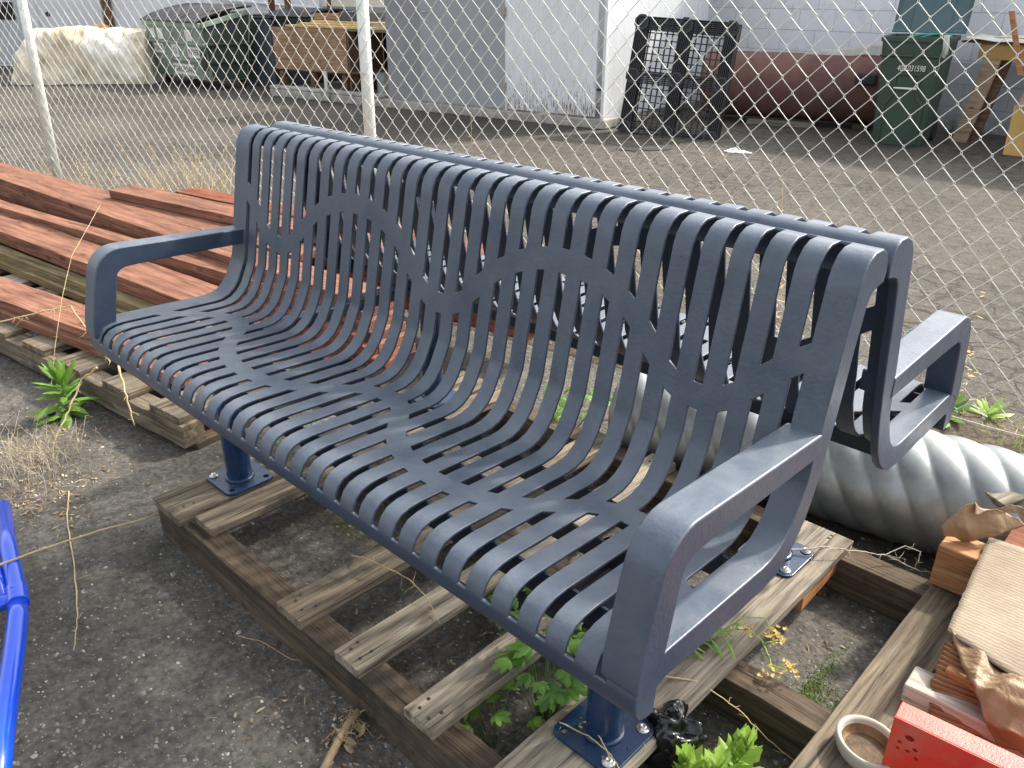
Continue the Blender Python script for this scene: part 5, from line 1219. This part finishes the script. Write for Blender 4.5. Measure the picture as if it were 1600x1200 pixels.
# ------------------------------------------------------------------ ground scatter
def island(name, stops, rough=.85):
    m, t, b = nodes(name); g_ = t.nodes.new('ShaderNodeNewGeometry'); c = ramp(t, g_.outputs['Random Per Island'], stops); t.links.new(c, b.inputs['Base Color']); b.inputs['Roughness'].default_value = rough; return m
M_PEB = island('pebble_grey', [(0, (.08, .075, .07)), (.55, (.16, .15, .13)), (.85, (.34, .32, .27)), (1, (.55, .52, .45))])
M_LIT = island('leaf_litter', [(0, (.10, .06, .03)), (.5, (.26, .17, .09)), (1, (.50, .40, .25))])
M_MOSS = island('moss', [(0, (.05, .10, .012)), (1, (.16, .24, .03))])
rr = random.Random(77); m = MB()
def pebble(m, p, s):
    o = len(m.v); a = rr.uniform(0, 3.14); ca, sa = math.cos(a), math.sin(a); sx, sy, sz = s*rr.uniform(.7, 1.5), s*rr.uniform(.6, 1.), s*rr.uniform(.25, .6)
    for x, y, z in ((1, 0, 0), (.4, .8, .1), (-.6, .7, 0), (-1, -.1, .1), (-.3, -.8, 0), (.6, -.7, .1), (.2, .1, 1), (-.3, -.1, .8)):
        x += rr.uniform(-.2, .2); y += rr.uniform(-.2, .2); m.v.append((p[0]+(x*ca-y*sa)*sx, p[1]+(x*sa+y*ca)*sy, p[2]+z*sz))
    for f in ((0, 1, 6), (1, 2, 6), (2, 7, 6), (2, 3, 7), (3, 4, 7), (4, 6, 7), (4, 5, 6), (5, 0, 6)): m.f.append(tuple(o+i for i in f))
for i in range(9500):
    u = rr.uniform(-60, 1650); v = rr.uniform(560, 1260); p = G(u, v)
    if p.y > FEN.P[1]+(p.x-FEN.P[0])*math.tan(FEN.a): continue
    pebble(m, (p.x, p.y, .0042), min(.009, .0017*math.exp(abs(rr.gauss(0, .62)))))
for i in range(1500):
    q = FEN.w(rr.uniform(-5, 4.5), rr.gauss(-.03, .12), .012); pebble(m, q, .003*math.exp(abs(rr.gauss(0, .5))))
tag(m.build('gravel', M_PEB), kind='stuff')
m = MB()
def bit(m, p, L, W): leaf(m, p, rr.uniform(0, 6.28), rr.uniform(-.1, .35), L, W, rr.uniform(.2, 1.2), 0, 3, rr, rr.uniform(0, .5))
for (u, v, n, sp) in ((70, 790, 240, .09), (60, 690, 260, .12), (30, 770, 200, .10), (560, 1130, 60, .05), (430, 1150, 30, .06), (238, 752, 22, .02), (985, 1130, 26, .04), (1290, 1015, 10, .02), (700, 1010, 60, .10), (900, 780, 40, .2)):
    c = G(u, v)
    for i in range(n): bit(m, (c.x+rr.gauss(0, sp), c.y+rr.gauss(0, sp), .006+.004*rr.random()), rr.uniform(.008, .03), rr.uniform(.002, .009))
for i in range(420):
    p = G(rr.uniform(0, 1600), rr.uniform(600, 1230)); 
    if p.y < 2.3: bit(m, (p.x, p.y, .007), rr.uniform(.006, .022), rr.uniform(.001, .005))
for i in range(3400):
    q = FEN.w(rr.uniform(-5, 4.5), rr.gauss(-.08, .12), .02); bit(m, q, rr.uniform(.01, .05), rr.uniform(.001, .006))
for i in range(26): q = (.683+rr.gauss(0, .045), .236+rr.gauss(0, .045), .151); bit(m, q, rr.uniform(.006, .02), rr.uniform(.002, .007))
tag(m.build('leaf_litter', M_LIT), kind='stuff')
m = MB()
for (u, v, n, sx, sy) in ((650, 822, 500, .11, .02), (540, 828, 220, .05, .012), (1262, 1082, 800, .012, .085), (1280, 1095, 400, .03, .03), (630, 870, 300, .1, .03), (1180, 1170, 200, .05, .03), (960, 1020, 200, .1, .06)):
    c = G(u, v)
    for i in range(n):
        p = (c.x+rr.gauss(0, sx), c.y+rr.gauss(0, sy), .0045); leaf(m, p, rr.uniform(0, 6.28), rr.uniform(.2, 1.2), rr.uniform(.003, .008), .003, .3, 0, 2, rr)
tag(m.build('moss', M_MOSS), kind='stuff')
m = MB()
for i in range(2600):
    q = FEN.w(rr.uniform(-5, 4.5), rr.gauss(-.06, .09), .008); leaf(m, q, rr.uniform(0, 6.28), rr.uniform(.5, 1.4), rr.uniform(.02, .07), .003, .6, 0, 3, rr)
tag(m.build('ground_grass', M_LEAFY), kind='stuff')

# small scraps
m = MB(); m.box(-.025, .025, -.0012, .0012, 0, .11)
tag(m.build('yellow_card', plain('yellow_card', (.78, .62, .22), .6, 0, .12, 30, 0), loc=G(960, 655, .0)+Vector((0, 0, .01)), rot=(R(-18), R(12), R(38)), bevel=.0006), 'yellow card standing on the ground behind the bench, seen between the slats', 'card')
m = MB(); m.box(-.02, .02, -.012, .012, 0, .002); tag(m.build('red_scrap', M_RPLATE, loc=G(700, 742, .005), rot=(0, R(8), R(30)), bevel=.0006), 'tiny red plastic scrap on the ground seen through the seat slots', 'scrap')
m = MB(); m.box(0, .22, 0, .07, 0, .03); tag(m.build('wood_offcut', M_PAL2, loc=G(640, 650, .0)+Vector((0, 0, .005)), rot=(R(3), 0, R(78)), bevel=.002), 'pale wood offcut lying on the ground behind the bench', 'wood scrap')
def clod(u, v, s_, seed, label):
    bm = bmesh.new(); bmesh.ops.create_icosphere(bm, subdivisions=4, radius=1)
    for q in bm.verts: q.co *= s_*(.8+.5*noise.noise(q.co*1.7+Vector((seed, 0, 0)))+.25*noise.noise(q.co*5)); q.co.z = q.co.z*.6+s_*.3
    me = bpy.data.meshes.new('dirt_clod'); bm.to_mesh(me); bm.free(); me.materials.append(M_SOIL)
    for p in me.polygons: p.use_smooth = True
    o = bpy.data.objects.new('dirt_clod', me); COL.objects.link(o); o.location = G(u, v, .004); tag(o, label, 'dirt clod')
clod(1282, 926, .020, 1, 'larger dark dirt clod in the pallet opening near the rear bench foot')
clod(1300, 934, .013, 4, 'smaller dark dirt clod in the pallet opening, on the right')
